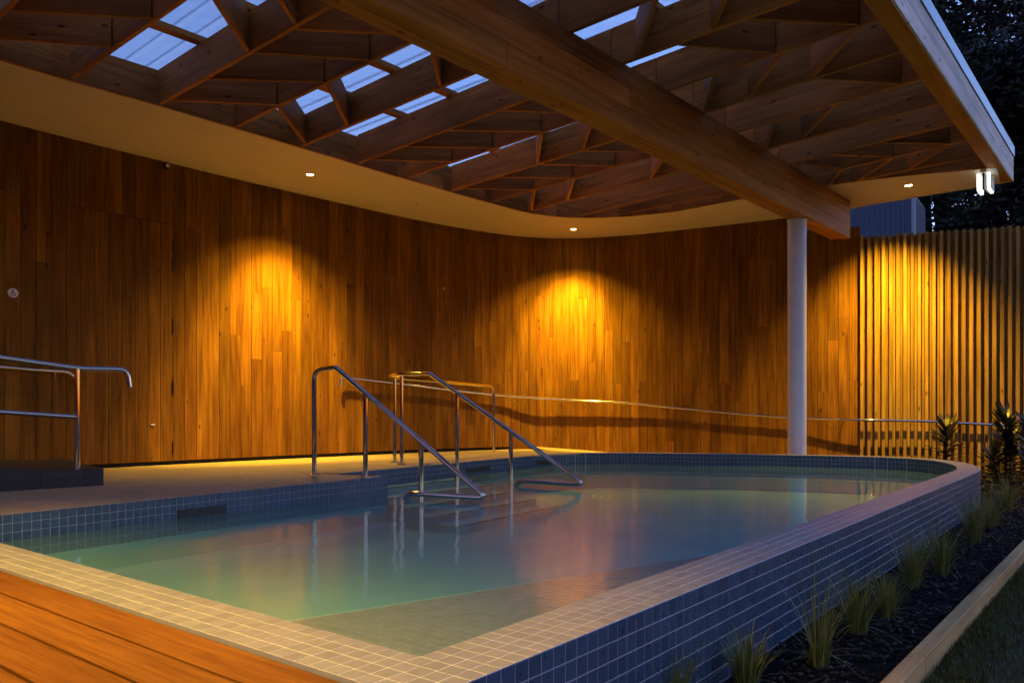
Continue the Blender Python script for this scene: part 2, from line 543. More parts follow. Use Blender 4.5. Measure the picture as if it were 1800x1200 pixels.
straight_end = A + PD * 6.72
curve_ctrl = [A + PD * 5.6, straight_end, (4.42, 7.74), (4.75, 8.45), (4.87, 9.13), (4.66, 9.64), (4.1, 9.98), (3.3, 10.28),
              (2.4, 10.54), (1.6, 10.68), (0.95, 10.63), (0.45, 10.28), (0.06, 9.72), (-0.3, 9.17), (-0.64, 8.62), tuple(BAY + KD * 0.9), tuple(BAY)]
curve = [Vector((p[0], p[1])) for p in catmull([Vector((q[0], q[1])) for q in curve_ctrl], 8)]
right_run = [A + (curve[0] - A) * (i / 12) for i in range(12)] + curve
inner = Line(right_run)                        # A -> round the far end -> step bay
outline = right_run + [K + (G - K) * (i / 10) for i in range(11)]   # closed: back to A along the front

wall_px = [(0, 212), (303, 288), (545, 345), (750, 390), (900, 414), (1000, 419), (1100, 414), (1200, 404), (1300, 393), (1385, 383)]
wall_pts = [(-8.6, -1.0), (-8.3, 2.2), (-7.5, 5.2), (-6.5, 7.3)] + [px(x, y, ZU) for x, y in wall_px] + [(5.39, 12.30), (6.45, 11.96), (7.52, 11.60), (8.9, 11.15)]
wall = Line([Vector((p[0], p[1])) for p in catmull([Vector(q) for q in wall_pts], 10)])

# ------------------------------------------------------------------ setting: ground, bed, decks
mb = MB()
big = 260.0
hole = [p for p in Line(outline + [A]).offset(-0.1)][:-1]
bm = bmesh.new()
ov = [bm.verts.new((x, y, -0.42)) for x, y in ((-big, -big), (big, -big), (big, big), (-big, big))]
iv = [bm.verts.new((p.x, p.y, -0.42)) for p in hole]
es = [bm.edges.new((ov[i], ov[(i + 1) % 4])) for i in range(4)] + [bm.edges.new((iv[i], iv[(i + 1) % len(iv)])) for i in range(len(iv))]
bmesh.ops.triangle_fill(bm, use_beauty=True, edges=es)
bmesh.ops.recalc_face_normals(bm, faces=bm.faces)
me = bpy.data.meshes.new('lawn'); bm.to_mesh(me); bm.free()
me.materials.append(M['lawn'])
lawn = bpy.data.objects.new('lawn', me); col.objects.link(lawn); tag(lawn, kind='structure')

# edging line of the garden bed
E0 = Vector((1.20, 2.56)); ED = Vector((2.39, 2.91)).normalized(); EN = Vector((ED.y, -ED.x))
outer_line = Line([p for p in inner.offset(-0.2)])
far_s = inner.s_of_px(1560) or inner.len * 0.5
bed_in = []
for i in range(60):
    s = inner.len * i / 60.0
    p, d = inner.at(s)
    q = p + Vector((d.y, -d.x)) * 0.17
    bed_in.append(q)
    if p.y > 9.7: break
bed_in = [O + FD * 0.03 - PD * 1.2] + bed_in
bed_poly = bed_in + [Vector((5.2, 12.45)), Vector((9.6, 11.1)), E0 + ED * 7.5, E0 - ED * 2.6]
MB().sheet(bed_poly, -0.36).build('garden_bed', M['soil']).__setitem__('kind', 'structure')

# concrete deck between the pool and the wall, falling slightly to the wall
def loft(name, pa, pb, mat, za, zb, skirt=0.0):
    n = len(pa)
    mbl = MB()
    vs = []
    for i in range(n):
        for k in range(5):
            t = k / 4
            x = pa[i][0] * (1 - t) + pb[i][0] * t; y = pa[i][1] * (1 - t) + pb[i][1] * t
            z = za[i] * (1 - t) + zb[i] * t
            vs.append((x, y, z))
    fs = []
    for i in range(n - 1):
        for k in range(4):
            a = i * 5 + k
            fs.append((a, a + 1, a + 6, a + 5))
    if skirt:
        b = len(vs)
        for i in range(n): vs.append((pa[i][0], pa[i][1], za[i] - skirt))
        for i in range(n - 1): fs.append((i * 5, (i + 1) * 5, b + i + 1, b + i))
    mbl.add(vs, fs)
    o = mbl.build(name, mat)
    # make it face up
    bmm = bmesh.new(); bmm.from_mesh(o.data)
    up = sum(f.normal.z * f.calc_area() for f in bmm.faces)
    if up < 0: bmesh.ops.reverse_faces(bmm, faces=bmm.faces)
    bmm.to_mesh(o.data); bmm.free()
    tag(o, kind='structure')
    return o

s_end = None
for i in range(400):
    s = inner.len * i / 400
    p, d = inner.at(s)
    if p.x < 0.95 and p.y > 9: s_end = s; break
pool_side = []
for i in range(31):
    p, d = inner.at(s_end + (inner.len - s_end) * i / 30)
    pool_side.append(p)
edge_side = [K + (G - K) * (i / 12) for i in range(13)] + [G - KD * 2.0 * (i / 3) for i in range(1, 4)]
pool_side = pool_side + edge_side
pool_side = pool_side[::-1]                    # from the left to the far end
PSL = Line(pool_side)
sw0, sw1 = wall.s_of_px(-900) or 4.0, None
w_left = 3.0
w_right = wall.s_of_px(930)
n = 60
pa = [PSL.at(PSL.len * i / n)[0] for i in range(n + 1)]
pb = [wall.at(w_left + (w_right - w_left) * i / n)[0] for i in range(n + 1)]
deck = loft('pool_deck', pa, pb, M['concrete'], [-0.002] * (n + 1), [DECK_WALL_Z] * (n + 1), 0.02)
# ramp behind the far end of the pool, falling to the right
s_far0 = s_end
pa, pb, za = [], [], []
p_out = Line([q for q in inner.offset(-0.19)])
w_r2 = wall.s_of_px(1745)
for i in range(31):
    t = i / 30
    sp = s_end - t * (s_end - inner.s_of_px(1640) * 1.0) if inner.s_of_px(1640) else s_end * (1 - 0.35 * t)
    p, d = inner.at(sp)
    q = p + Vector((d.y, -d.x)) * 0.19
    pa.append(q); pb.append(wall.at(w_right + (w_r2 - w_right) * t)[0])
    za.append(-0.06 - 0.36 * min(1, t * 1.5))
loft('access_ramp', pa, pb, M['concrete'], za, za, 0.3)

# ------------------------------------------------------------------ timber deck in the near left corner
tdeck = MB()
tdeck.prism([O + FD * 0.05 - PD * 0.02, O + FD * 6.0 - PD * 0.02, O + FD * 6.0 - PD * 2.2, O + FD * 0.05 - PD * 2.2], -0.41, -0.045)
tdeck = tdeck.build('timber_deck', M['backing']); tag(tdeck, kind='structure')
pitch = 0.135
rnd = random.Random(3)
for i in range(14):
    o0 = 0.006 + i * pitch
    cuts = [0.02]
    joint = {1: 1.86, 0: 4.3, 2: 3.4, 3: 2.7, 4: 1.5}.get(i, rnd.uniform(1, 5))
    for a, b in ((0.02, joint), (joint + 0.003, 6.0)):
        c = O - PD * (o0 + pitch / 2) + FD * ((a + b) / 2)
        me = bevel_box_mesh('plank', (b - a, pitch - 0.010, 0.03), M['deckwood'], 0.002)
        put('plank', me, tdeck, (c.x, c.y, -0.0222), math.atan2(FD.y, FD.x))

# ------------------------------------------------------------------ swimming pool
pool = empty('swimming_pool', (2.0, 6.0, -0.42), 'raised swimming pool with square mosaic tiles, curved far end and tiled coping', 'pool')
# shell: coping top, inner walls, outer walls, floor
mbs = MB()
def wall_strip(mb_, pts, z0, z1, flip=False):
    b = len(mb_.v)
    for p in pts: mb_.v.append((p[0], p[1], z0))
    for p in pts: mb_.v.append((p[0], p[1], z1))
    k = len(pts)
    for i in range(k - 1):
        f = (b + i, b + i + 1, b + k + i + 1, b + k + i)
        mb_.f.append(f[::-1] if flip else f)
TZ = 0.0009
right_in = [p for p in right_run if True]
cop_n = 0
for i, p in enumerate(right_run):
    if p.x < 0.95 and p.y > 9: cop_n = i; break
cop_in = right_run[:cop_n + 1]
cop_out = [O + PD * 0.0] + Line(cop_in).offset(-0.2)[1:]
cop_in2 = [O + FD * 0.2] + cop_in[1:]
b = len(mbs.v)
for p in cop_out: mbs.v.append((p[0], p[1], -TZ))
for p in cop_in2: mbs.v.append((p[0], p[1], -TZ))
kk = len(cop_out)
for i in range(kk - 1): mbs.f.append((b + i, b + i + 1, b + kk + i + 1, b + kk + i))
front_out = [O + FD * 0.2, G - PD * 0.2 + FD * 0.3]
front_in = [A, G + FD * 0.3]
b = len(mbs.v)
for p in (front_out[0], front_in[0], front_in[1], front_out[1]): mbs.v.append((p.x, p.y, -TZ))
mbs.f.append((b, b + 1, b + 2, b + 3))
mbs.build('coping_bed', M['pale_grout'], pool)
mbs = MB()
wall_strip(mbs, cop_out, -0.5, -TZ, False)                       # outer wall
wall_strip(mbs, [front_out[1], O], -0.5, -TZ, False)
shell_in = outline + [A]
wall_strip(mbs, shell_in, -0.25, -TZ, True)
mbs.build('wall_bed', M['grout'], pool)
mbs = MB()
wall_strip(mbs, shell_in, -0.55, -0.25, True)
mbs.build('inner_wall', M['plaster'], pool)
MB().sheet(outline, -0.46).build('pool_floor', M['plaster'], pool)

# tiles ----------------------------------------------------------------
GAP = 0.0025
TP = 0.05
def proj(p):
    return FPX / max(p[1], 0.4)
flat_me = bevel_box_mesh('coping_tile', (TP - GAP, TP - GAP, 0.008), M['coping_tile'], 0.0012, (0, 0, -0.004))
vert_me = bevel_box_mesh('wall_tile', (TP - GAP, 0.008, TP - GAP), M['wall_tile'], 0.0012, (0, 0, 0))
bench_me = bevel_box_mesh('bench_tile', (TP - GAP, TP - GAP, 0.008), M['bench_tile'], 0.0012, (0, 0, -0.004))
rj = random.Random(21)
def in_frame(p):
    if p[1] < 0.3: return False
    x = 900 + FPX * p[0] / p[1]; y = HORIZON - FPX * (p[2] - CAMZ) / p[1]
    return -10 < x < 1810 and -10 < y < 1210
def emit_tiles(part, me, items, mat, keep=300):
    """items: (loc, rz, scale_x, facing). The largest in view are parts of their own, the rest one joined part."""
    def size(it):
        p, rz, sx, nrm = it
        to_cam = Vector((0, 0, CAMZ)) - Vector(p)
        dist = to_cam.length
        f = max(0.0, to_cam.normalized().dot(nrm))
        return f / (dist * dist) if in_frame(p) else 0.0
    items = sorted(items, key=size, reverse=True)
    for p, rz, sx, nrm in items[:keep]:
        o = put(part, me, pool, p, rz, (sx, 1, 1))
        o.rotation_euler = (rj.uniform(-0.007, 0.007), rj.uniform(-0.007, 0.007), rz + rj.uniform(-0.006, 0.006))
    rest = items[keep:]
    if rest:
        base_v = [v.co.copy() for v in me.vertices]; base_f = [tuple(q.vertices) for q in me.polygons]
        mbj = MB()
        for p, rz, sx, nrm in rest:
            m = Matrix.Translation(p) @ Matrix.Rotation(rz, 4, 'Z') @ Matrix.Rotation(rj.uniform(-0.007, 0.007), 4, 'X') @ Matrix.Diagonal((sx, 1, 1, 1))
            mbj.add([m @ v for v in base_v], base_f)
        o = mbj.build(part + '_field', mat, pool)
        o['kind'] = 'stuff'
items = []
UPV = Vector((0, 0, 1))
cop_line = Line([O + FD * 0.1] + Line(cop_in).offset(-0.1)[1:])
nt_ = int(cop_line.len / TP)
for i in range(nt_):
    s = (i + 0.5) * TP
    p, d = cop_line.smooth_at(s, 0.02 if p.y < 7 else 0.05) if i else cop_line.at(s)
    p2, d2 = cop_line.smooth_at(s + 0.1, 0.05); p1, d1 = cop_line.smooth_at(s - 0.1, 0.05)
    curv = d1.cross(d2) / 0.2 if s > 0.3 else 0.0     # >0 turning left
    nl = Vector((-d.y, d.x))
    for r in range(4):
        off = (r + 0.5) * TP - 0.1
        q = p + nl * off
        items.append(((q.x, q.y, 0.0), math.atan2(d.y, d.x), max(0.6, 1 - curv * off), UPV))
front_len = (G + FD * 0.3 - A).length
for i in range(int(front_len / TP)):
    for r in range(4):
        q = O + FD * (0.2 + (i + 0.5) * TP) + PD * ((r + 0.5) * TP)
        items.append(((q.x, q.y, 0.0), math.atan2(PD.y, PD.x), 1.0, UPV))
emit_tiles('coping_tile', flat_me, items, M['coping_tile'])
# outer wall tiles (right side and the curve)
items = []
ol = Line(cop_out)
for i in range(int(ol.len / TP)):
    s = (i + 0.5) * TP
    p, d = ol.smooth_at(s, 0.03)
    nr = Vector((d.y, -d.x))
    if p.y > 9.9: break
    for r in range(8):
        q = p - nr * 0.003
        items.append(((q.x, q.y, -TP * (r + 0.5) - 0.002), math.atan2(d.y, d.x), 1.0, Vector((nr.x, nr.y, 0))))
# inner wall tiles, four courses
il = Line(outline + [A])
for i in range(int(il.len / TP)):
    s = (i + 0.5) * TP
    p, d = il.at(s)
    nl = Vector((-d.y, d.x))
    for r in range(5):
        q = p - nl * 0.003
        items.append(((q.x, q.y, -TP * (r + 0.5) - 0.002), math.atan2(d.y, d.x), 1.0, Vector((nl.x, nl.y, 0))))
emit_tiles('wall_tile', vert_me, items, M['wall_tile'])

# submerged corner bench, ledge and steps
bz = -0.235
b1, b2 = Vector(px(520, 1090, bz)), Vector(px(1290, 968, bz))
bd = (b2 - b1).normalized()
def hit(p, d, q, e):
    den = d.x * e.y - d.y * e.x
    r_ = q - p
    return p + d * ((r_.x * e.y - r_.y * e.x) / den)
B1 = hit(b1, bd, A, FD); B2 = hit(b1, bd, A, PD)
MB().prism([A, B2, B1], -0.51, bz - 0.0012).build('bench', M['pale_grout'], pool)
items = []
for i in range(140):
    for j in range(80):
        q = A + PD * ((i + 0.5) * TP) + FD * ((j + 0.5) * TP)
        rel = q - B1
        if bd.x * rel.y - bd.y * rel.x < -0.06:
            items.append(((q.x, q.y, bz), math.atan2(PD.y, PD.x), 1.0, UPV))
bn = Vector((-bd.y, bd.x))
nb_ = int((B2 - B1).length / TP)
for i in range(nb_ + 1):                       # cut edge tiles closing the bench
    for r in range(2):
        c_ = B1 + bd * ((i + 0.5) * TP) - bn * (0.025 + 0.05 * r)
        if (c_ - A).dot(FD) < 0.0 or (c_ - A).dot(PD) < 0.0: continue
        if i % 1 == 0: items.append(((c_.x, c_.y, bz + 0.0015), math.atan2(bd.y, bd.x), 1.0, UPV))
emit_tiles('bench_tile', bench_me, items, M['bench_tile'])
C1 = hit(b1 + bn * 0.27, bd, A, FD); C2 = hit(b1 + bn * 0.27, bd, A, PD)
MB().prism([B1, B2, C2, C1], -0.51, bz - 0.07).build('bench_step', M['pale_plaster'], pool)
led_pts = [inner.at(inner.s_of_px(1665) + (s_end - inner.s_of_px(1665)) * i / 30)[0] for i in range(31)] if inner.s_of_px(1665) else [inner.at(7.5 + (s_end - 7.5) * i / 30)[0] for i in range(31)]
led = Line(led_pts)
MB().prism(led_pts + led.offset(0.17)[::-1], -0.51, -0.30).build('ledge', M['pale_plaster'], pool)
left_pts = [K + (G - K) * (i / 6) for i in range(7)]
MB().prism([K, G, G + PD * 0.02 - FD * 0.2, K - KN * 0.2], -0.51, -0.40).build('ledge', M['pale_plaster'], pool)
for i in range(5):
    o0 = 0.27 * i; z = (-0.156, -0.215, -0.275, -0.335, -0.39)[i]
    p0 = BAY + KD * 0.06 - KN * (o0 + (0.003 if i == 0 else 0)); 
    q = [p0, p0 + KD * 1.62, p0 + KD * 1.62 - KN * 0.27, p0 - KN * 0.27]
    MB().prism(q, -0.51, z).build('step', M['tread'] if i < 2 else M['plaster'], pool)
    c = p0 + KD * 0.81 - KN * 0.255
    MB().box((c.x, c.y, z + 0.003), (1.62, 0.035, 0.006), math.atan2(KD.y, KD.x)).build('step_nosing', M['black'], pool)
# skimmer slots
def slot_on(line, x0, x1, zc, h):
    s0, s1 = line.s_of_px(x0), line.s_of_px(x1)
    p, d = line.at((s0 + s1) / 2)
    nl = Vector((-d.y, d.x))
    q = p + nl * 0.006
    MB().box((q.x, q.y, zc), (abs(s1 - s0), 0.012, h), math.atan2(d.y, d.x)).build('skimmer_slot', M['black'], pool)
edge_line = Line([K, G])
slot_on(edge_line, 396, 312, -0.115, 0.055)
back_line = Line([p for p in right_run if p.y > 7 and p.x < 1.2][::-1])
back_line2 = Line([p for p in right_run if p.y > 7 and p.x < 1.2])
slot_on(back_line2, 860, 820, -0.10, 0.05)
slot_on(back_line2, 985, 930, -0.10, 0.05)

wm = MB().sheet([p for p in outline], WATER_Z)
water = wm.build('water', M['water']); tag(water, kind='structure')

# ------------------------------------------------------------------ curved timber wall
twall = empty('timber_wall', (0, 14.2, -0.5), 'tall curved wall of vertical stained cedar boards behind the pool', 'wall')
BP = 0.157
s_a = 4.2
s_fence = wall.s_of_px(1503)
s_hinge, s_latch = wall.s_of_px(303), wall.s_of_px(126)
_dp = [wall.at(s_latch + (s_hinge - s_latch) * i / 8)[0] for i in range(9)]
_dp = Line(_dp)
_loc = wall.at(s_hinge)[0].to_3d()
door = MB().prism([p - _loc.xy for p in _dp.offset(0.012) + _dp.offset(0.024)[::-1]], -0.05, 2.94).build('door', M['backing'])
door.location = _loc
door.parent = twall; door.matrix_parent_inverse = Matrix.Translation(-twall.location)
door['label'] = 'flush door clad in the same boards as the wall'
def adopt_door(o):
    o.parent = door
    o.matrix_parent_inverse = Matrix.Translation(-door.location)
# backing
mbk = MB()
bk = [wall.at(s_a + (s_fence + 4.0 - s_a) * i / 90)[0] for i in range(91)]
bk = Line(bk).offset(0.028)
top_n = Line([wall.at(s_a + (s_fence + 4.0 - s_a) * i / 90)[0] for i in range(91)])
b = 0
for i, p in enumerate(bk):
    zt = ZU + 0.02 if p.x < 4.7 else (3.46 if p.x < 5.36 else 3.28)
    mbk.v.append((p.x, p.y, -0.6)); mbk.v.append((p.x, p.y, zt))
for i in range(len(bk) - 1): mbk.f.append((2 * i, 2 * i + 2, 2 * i + 3, 2 * i + 1))
mbk.build('backing', M['backing'], twall)
rb = random.Random(11)
nb = int((s_fence - s_a) / BP)
# set board edges so that one falls on the hinge line
first = s_hinge - math.floor((s_hinge - s_a) / BP) * BP
sx_ = first
DOOR_H = 2.95
while sx_ + BP < s_fence + 0.08:
    p, d = wall.at(sx_ + BP / 2)
    pA, pB = wall.at(sx_)[0], wall.at(sx_ + BP)[0]
    d = (pB - pA).normalized(); p = (pA + pB) / 2
    nout = Vector((d.y, -d.x))              # towards the pool
    rz = math.atan2(d.y, d.x)
    top = ZU - 0.004 if p.x < 4.7 else 3.48
    xs = 900 + FPX * p.x / p.y
    bottom = -0.06 if xs < 900 else -0.45
    is_door = s_latch - 0.02 < sx_ + BP / 2 < s_hinge
    cuts = [bottom]
    if is_door:
        cuts = [bottom, DOOR_H]
    else:
        far = sx_ > wall.s_of_px(420)
        if far and rb.random() < 0.7:
            z = bottom + rb.uniform(0.35, 2.6)
            cuts.append(z)
            if rb.random() < 0.25 and top - z > 1.6: cuts.append(z + rb.uniform(0.8, 1.5))
        elif rb.random() < 0.15:
            cuts.append(rb.uniform(1.2, 3.0))
    cuts.append(top)
    for k in range(len(cuts) - 1):
        g = 0.006 if is_door else 0.0018
        z0, z1 = cuts[k] + (g if k else 0), cuts[k + 1] - (0.0018 if k < len(cuts) - 2 else 0)
        q = p + nout * rb.uniform(-0.0015, 0.0015)
        wid = (pB - pA).length - 0.0035
        me = bevel_box_mesh('board', (wid, 0.020, z1 - z0), M['cedar'], 0.0016, (0, 0, (z1 - z0) / 2))
        o = put('board', me, None, (q.x, q.y, z0), rz)
        if is_door and k == 0: adopt_door(o)
        else: adopt(o, twall)
    sx_ += BP
# hinges and latch plate
ph, dh = wall.at(s_hinge)
nh = Vector((dh.y, -dh.x))
for y0, y1 in ((423, 442), (457, 477), (560, 587), (668, 693), (775, 798)):
    z0 = CAMZ + (HORIZON - y1) * ph.y / FPX; z1 = CAMZ + (HORIZON - y0) * ph.y / FPX
    q = ph + nh * 0.014
    mbh = MB(); mbh.tube([(q.x, q.y, z0), (q.x, q.y, z1)], 0.009, 8)
    adopt_door(mbh.build('hinge', M['bronze']))
sl = wall.s_of_px(268); pl, dl = wall.at(sl); nl = Vector((dl.y, -dl.x))
q = pl + nl * 0.014
adopt_door(MB().box((q.x, q.y, CAMZ + (HORIZON - 746) * pl.y / FPX), (0.05, 0.012, 0.02), math.atan2(dl.y, dl.x)).build('latch_plate', M['white']))

# ------------------------------------------------------------------ slatted fence
fence = empty('slat_fence', (6.5, 11.95, -0.5), 'fence of pale upright timber slats to the right of the column', 'fence')
s = s_fence + 0.09
SP = 0.101
k = 0
ntop = 3.31
nails = MB()
while s < wall.len - 0.2:
    p, d = wall.at(s)
    nout = Vector((d.y, -d.x))
    rz = math.atan2(d.y, d.x)
    z0, z1 = -0.47 + rb.uniform(-0.004, 0.004), ntop + rb.uniform(-0.012, 0.012)
    q = p - nout * 0.006
    me = bevel_box_mesh('backing_board', (SP - 0.004, 0.018, z1 - z0 - 0.02), M['slat'], 0.0015, (0, 0, (z1 - z0) / 2))
    put('backing_board', me, fence, (q.x, q.y, z0), rz)
    q = p + nout * 0.048
    me = bevel_box_mesh('slat', (0.045, 0.085, z1 - z0), M['slat'], 0.003, (0, 0, (z1 - z0) / 2))
    put('slat', me, fence, (q.x, q.y, z0), rz)
    for yy in (526, 636, 746):
        zc = CAMZ + (HORIZON - yy) * 12.0 / FPX
        for off in (-0.010, 0.012):
            qq = p + nout * 0.0912 + d * off
            nails.box((qq.x, qq.y, zc + off * 0.3), (0.007, 0.003, 0.007), rz)
    s += SP
o = nails.build('nail_head', M['black'], fence); o['kind'] = 'stuff'

# ------------------------------------------------------------------ canopy roof
roof = empty('canopy_roof', tuple(ST(10, -4.06, ZB)), 'open timber canopy roof of rafters and diagonal braces under clear roofing sheets', 'roof')
RD = 0.36                      # rafter depth
RW = 0.045
S_END = 12.55
left_s0 = {-1: 1.96, 0: 2.80, 1: 3.64, 2: 4.48, 3: 5.33, 4: 6.17, 5: 6.99, 6: 7.83, 7: 8.65, 8: 9.44, 9: 10.25}
beam_s = {-1: 2.02, 0: 2.86, 1: 3.64, 2: 4.44, 3: 5.22, 4: 6.01, 5: 6.80, 6: 7.56, 7: 8.33, 8: 9.10, 9: 9.84, 10: 10.55, 11: 11.20, 12: 11.9}
right_s = {-1: 1.98, 0: 2.80, 1: 3.60, 2: 4.40, 3: 5.18, 4: 5.95, 5: 6.70, 6: 7.42, 7: 8.17, 8: 8.92, 9: 9.68, 10: 10.35, 11: 11.08, 12: 11.8}
T_L, T_BL, T_BR, T_F = -8.05, -4.19, -3.93, -1.97
def soffit_t(s):
    """t of the soffit's inner edge (it curves in past s = 9)."""
    return T_L if s < 9.0 else T_L + 0.0
def rafter_s(i, t):
    if t < -4.06:
        a, b = left_s0.get(i, beam_s[i]), beam_s[i]
        return a + (b - a) * (t - T_L) / (-4.06 - T_L)
    a, b = beam_s[i], right_s[i]
    return a + (b - a) * (t + 4.06) / (T_F + 4.06)
far_t = {8: -7.95, 9: -7.5}
for i in range(-1, 13):
    t0 = far_t.get(i, T_L)
    if i >= 10: t0 = {10: -7.0, 11: -6.1, 12: -5.2}[i]
    if i in left_s0:
        beam('rafter', ST(rafter_s(i, t0 + 0.005), t0 + 0.005, ZU + RD / 2), ST(beam_s[i], -4.063, ZU + RD / 2), RW, RD, M['fir'], roof)
    else:
        beam('rafter', ST(beam_s[i], t0, ZU + RD / 2), ST(beam_s[i], -4.063, ZU + RD / 2), RW, RD, M['fir'], roof)
    if i < 12:
        beam('rafter', ST(beam_s[i], -4.057, ZU + RD / 2), ST(right_s[i], -1.855 - 0.0245 * (right_s[i] - 6.45) - 0.085, ZU + RD / 2), RW, RD, M['fir'], roof)
def brace(i, t0, t1, f0=0.0, f1=1.0, right=False):
    """A diagonal between rafter i and i + 1 (fractions f0, f1 across the bay)."""
    sa, sb = rafter_s(i, t0), rafter_s(i + 1, t1)
    pa_ = ST(sa, t0); pb_ = ST(sb, t1)
    qa, qb = pa_.lerp(pb_, f0), pa_.lerp(pb_, f1)
    d = (qb - qa).normalized() * 0.036
    z = ZU + 0.004 + 0.165
    beam('diagonal_brace', (*(qa + d).xy, z), (*(qb - d).xy, z), 0.04, 0.33, M['fir'], roof)
B_ = [(-1, -7.76, -7.08), (-1, -7.09, -6.32), (-1, -6.30, -5.55), (-1, -5.5, -4.8),
      (0, -5.55, -6.32), (0, -4.95, -5.57), 
      (1, -7.90, -7.14), (1, -7.12, -6.30), (1, -6.29, -5.6), (1, -5.66, -4.9), (1, -5.0, -4.35),
      (2, -7.19, -7.97), (2, -6.32, -7.12), (2, -4.86, -5.58), 
      (4, -7.86, -7.10), (4, -7.14, -6.37), (4, -6.38, -5.58), (4, -5.55, -4.8),
      (5, -5.61, -6.37), (5, -4.85, -5.62),
      (6, -7.89, -7.11), (6, -7.13, -6.37), (6, -6.37, -5.64), (6, -5.64, -4.9),
      (7, -7.13, -7.90), (7, -6.38, -7.15), (7, -4.85, -5.63),
      (3, -3.1, -3.8), (3, -2.4, -3.05),
      (4, -3.40, -2.80), (4, -2.75, -2.08),
      (5, -3.42, -3.92), (5, -2.76, -3.43), (5, -2.08, -2.78),
      (6, -2.76, -2.15), (7, -2.78, -3.48), (7, -3.48, -3.92), (8, -3.5, -2.9),
      (9, -3.46, -2.85), (9, -2.85, -2.20), (9, -3.9, -3.50),
      (10, -2.84, -3.50), (10, -2.19, -2.88), (10, -3.5, -3.92)]
B_ = [x for x in B_ if x[:1] != (8,)]
for i, a, b in B_:
    brace(i, a, b)
for t in (-7.2, -6.3, -5.4, -4.5, -3.6, -2.75, -2.05):
    s_hi = 12.4 if t > -5 else (11.3 if t > -6.5 else (10.2 if t > -7.5 else 8.7))
    beam('purlin', ST(1.4, t, ZU + RD + 0.033), ST(s_hi, t, ZU + RD + 0.033), 0.10, 0.06, M['fir'], roof)
# clear roofing in sheets with ribs running along the rafters
sw = 0.86
i = 0
s0 = 1.3
zs = ZU + RD + 0.068
while s0 < S_END - 0.1:
    s1 = min(s0 + sw, S_END)
    mbr = MB()
    prof = []
    nr = 4
    for r in range(nr):
        c0 = s0 + (s1 - s0) * r / nr; w = (s1 - s0) / nr
        prof += [(c0, zs), (c0 + w * 0.62, zs), (c0 + w * 0.68, zs + 0.042), (c0 + w * 0.88, zs + 0.042), (c0 + w * 0.94, zs)]
    prof = [(a, z + 0.004 * (i % 2)) for a, z in prof] + [(s1, zs + 0.004 * (i % 2)), (s1 + 0.075, zs + 0.006 + 0.004 * (i % 2))]
    i += 1
    t_in = T_L - 0.35
    vs = [ST(a, t_in, z) for a, z in prof] + [ST(a, -1.90, z) for a, z in prof]
    k = len(prof)
    mbr.add(vs, [(j, j + 1, k + j + 1, k + j) for j in range(k - 1)])
    mbr.build('roof_sheet', M['sheet'], roof)
    s0 = s1
# main beam: two plies wide, three laminations deep
bh = (ZU - ZB) / 3
for ply in range(2):
    tc_ = T_BL + 0.065 + 0.13 * ply
    for lam in range(3):
        z = ZB + bh * (lam + 0.5)
        cut = 6.3 + 1.7 * lam - 1.9 * ply
        beam('beam_lamination', ST(0.4, tc_, z), ST(cut, tc_, z), 0.1285, bh - 0.0015, M['glulam'], roof, 0.003)
        beam('beam_lamination', ST(cut + 0.002, tc_, z), ST(12.08 + 0.06 * ply, tc_, z), 0.1285, bh - 0.0015, M['glulam'], roof, 0.003)
# fascia along the garden side
def t_f(s_): return -1.855 - 0.0245 * (s_ - 6.45)
for lam in range(2):
    z = ZU + 0.163 * (lam + 0.5)
    beam('fascia_beam', ST(0.4, t_f(0.4) - 0.012, z), ST(12.57, t_f(12.57) - 0.012, z), 0.16, 0.161, M['glulam'], roof, 0.003)
    beam('fascia_board', ST(0.4, t_f(0.4) + 0.0815, z), ST(12.58, t_f(12.58) + 0.0815, z), 0.024, 0.161, M['fascia'], roof, 0.002)  # outer board carries the painted sky light; the beam behind stays brown
beam('flashing', ST(0.4, t_f(0.4) + 0.10, ZU + 0.40), ST(12.60, t_f(12.6) + 0.10, ZU + 0.40), 0.012, 0.135, M['flashing'], roof, 0.002)
beam('flashing', ST(0.4, t_f(0.4), ZU + 0.475), ST(12.60, t_f(12.6), ZU + 0.475), 0.19, 0.012, M['flashing'], roof, 0.002)
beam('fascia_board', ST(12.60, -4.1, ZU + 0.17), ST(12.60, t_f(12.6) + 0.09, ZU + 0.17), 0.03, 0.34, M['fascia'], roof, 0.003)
# soffit: inner edge and outer edge in plan
sof_in = [ST(1.0, T_L).xy, ST(2.0, T_L).xy] + [Vector(px(x, y, ZU)) for x, y in [(0, 106), (283, 186), (530, 259.5), (716, 315), (861, 356)]]
sof_in += [Vector(p) for p in ((0.22, 12.36), (0.62, 12.60), (1.05, 12.71), (1.50, 12.70), (2.02, 12.58), (2.55, 12.34), (2.95, 12.00), (3.40, 11.62), (3.85, 11.28), (4.32, 10.96), (5.10, 10.53), (6.30, 10.10))]
sof_in = [Vector((p.x, p.y)) for p in catmull([Vector((p.x, p.y, 0)) for p in sof_in], 6)]
sof_out = []
sa0 = 7.0
sN = wall.s_of_px(1440)
for i in range(41):
    q, d = wall.at(sa0 + (sN - sa0) * i / 40)
    sof_out.append(q + Vector((-d.y, d.x)) * 0.12)
sof_out = [p for p in sof_out if not (p.x > 4.6)] + [Vector((4.75, 12.72)), Vector(px(1498, 367, ZU)), Vector(px(1600, 347, ZU)), ST(12.585, -2.07).xy]
mbf = MB(); mbf.prism(Line(sof_in).offset(0.02) + sof_out[::-1], ZU - 0.002, ZU + 0.018)
soff = mbf.build('soffit', M['soffit'], roof)
soff['label'] = 'pale painted soffit band curving along the wall'
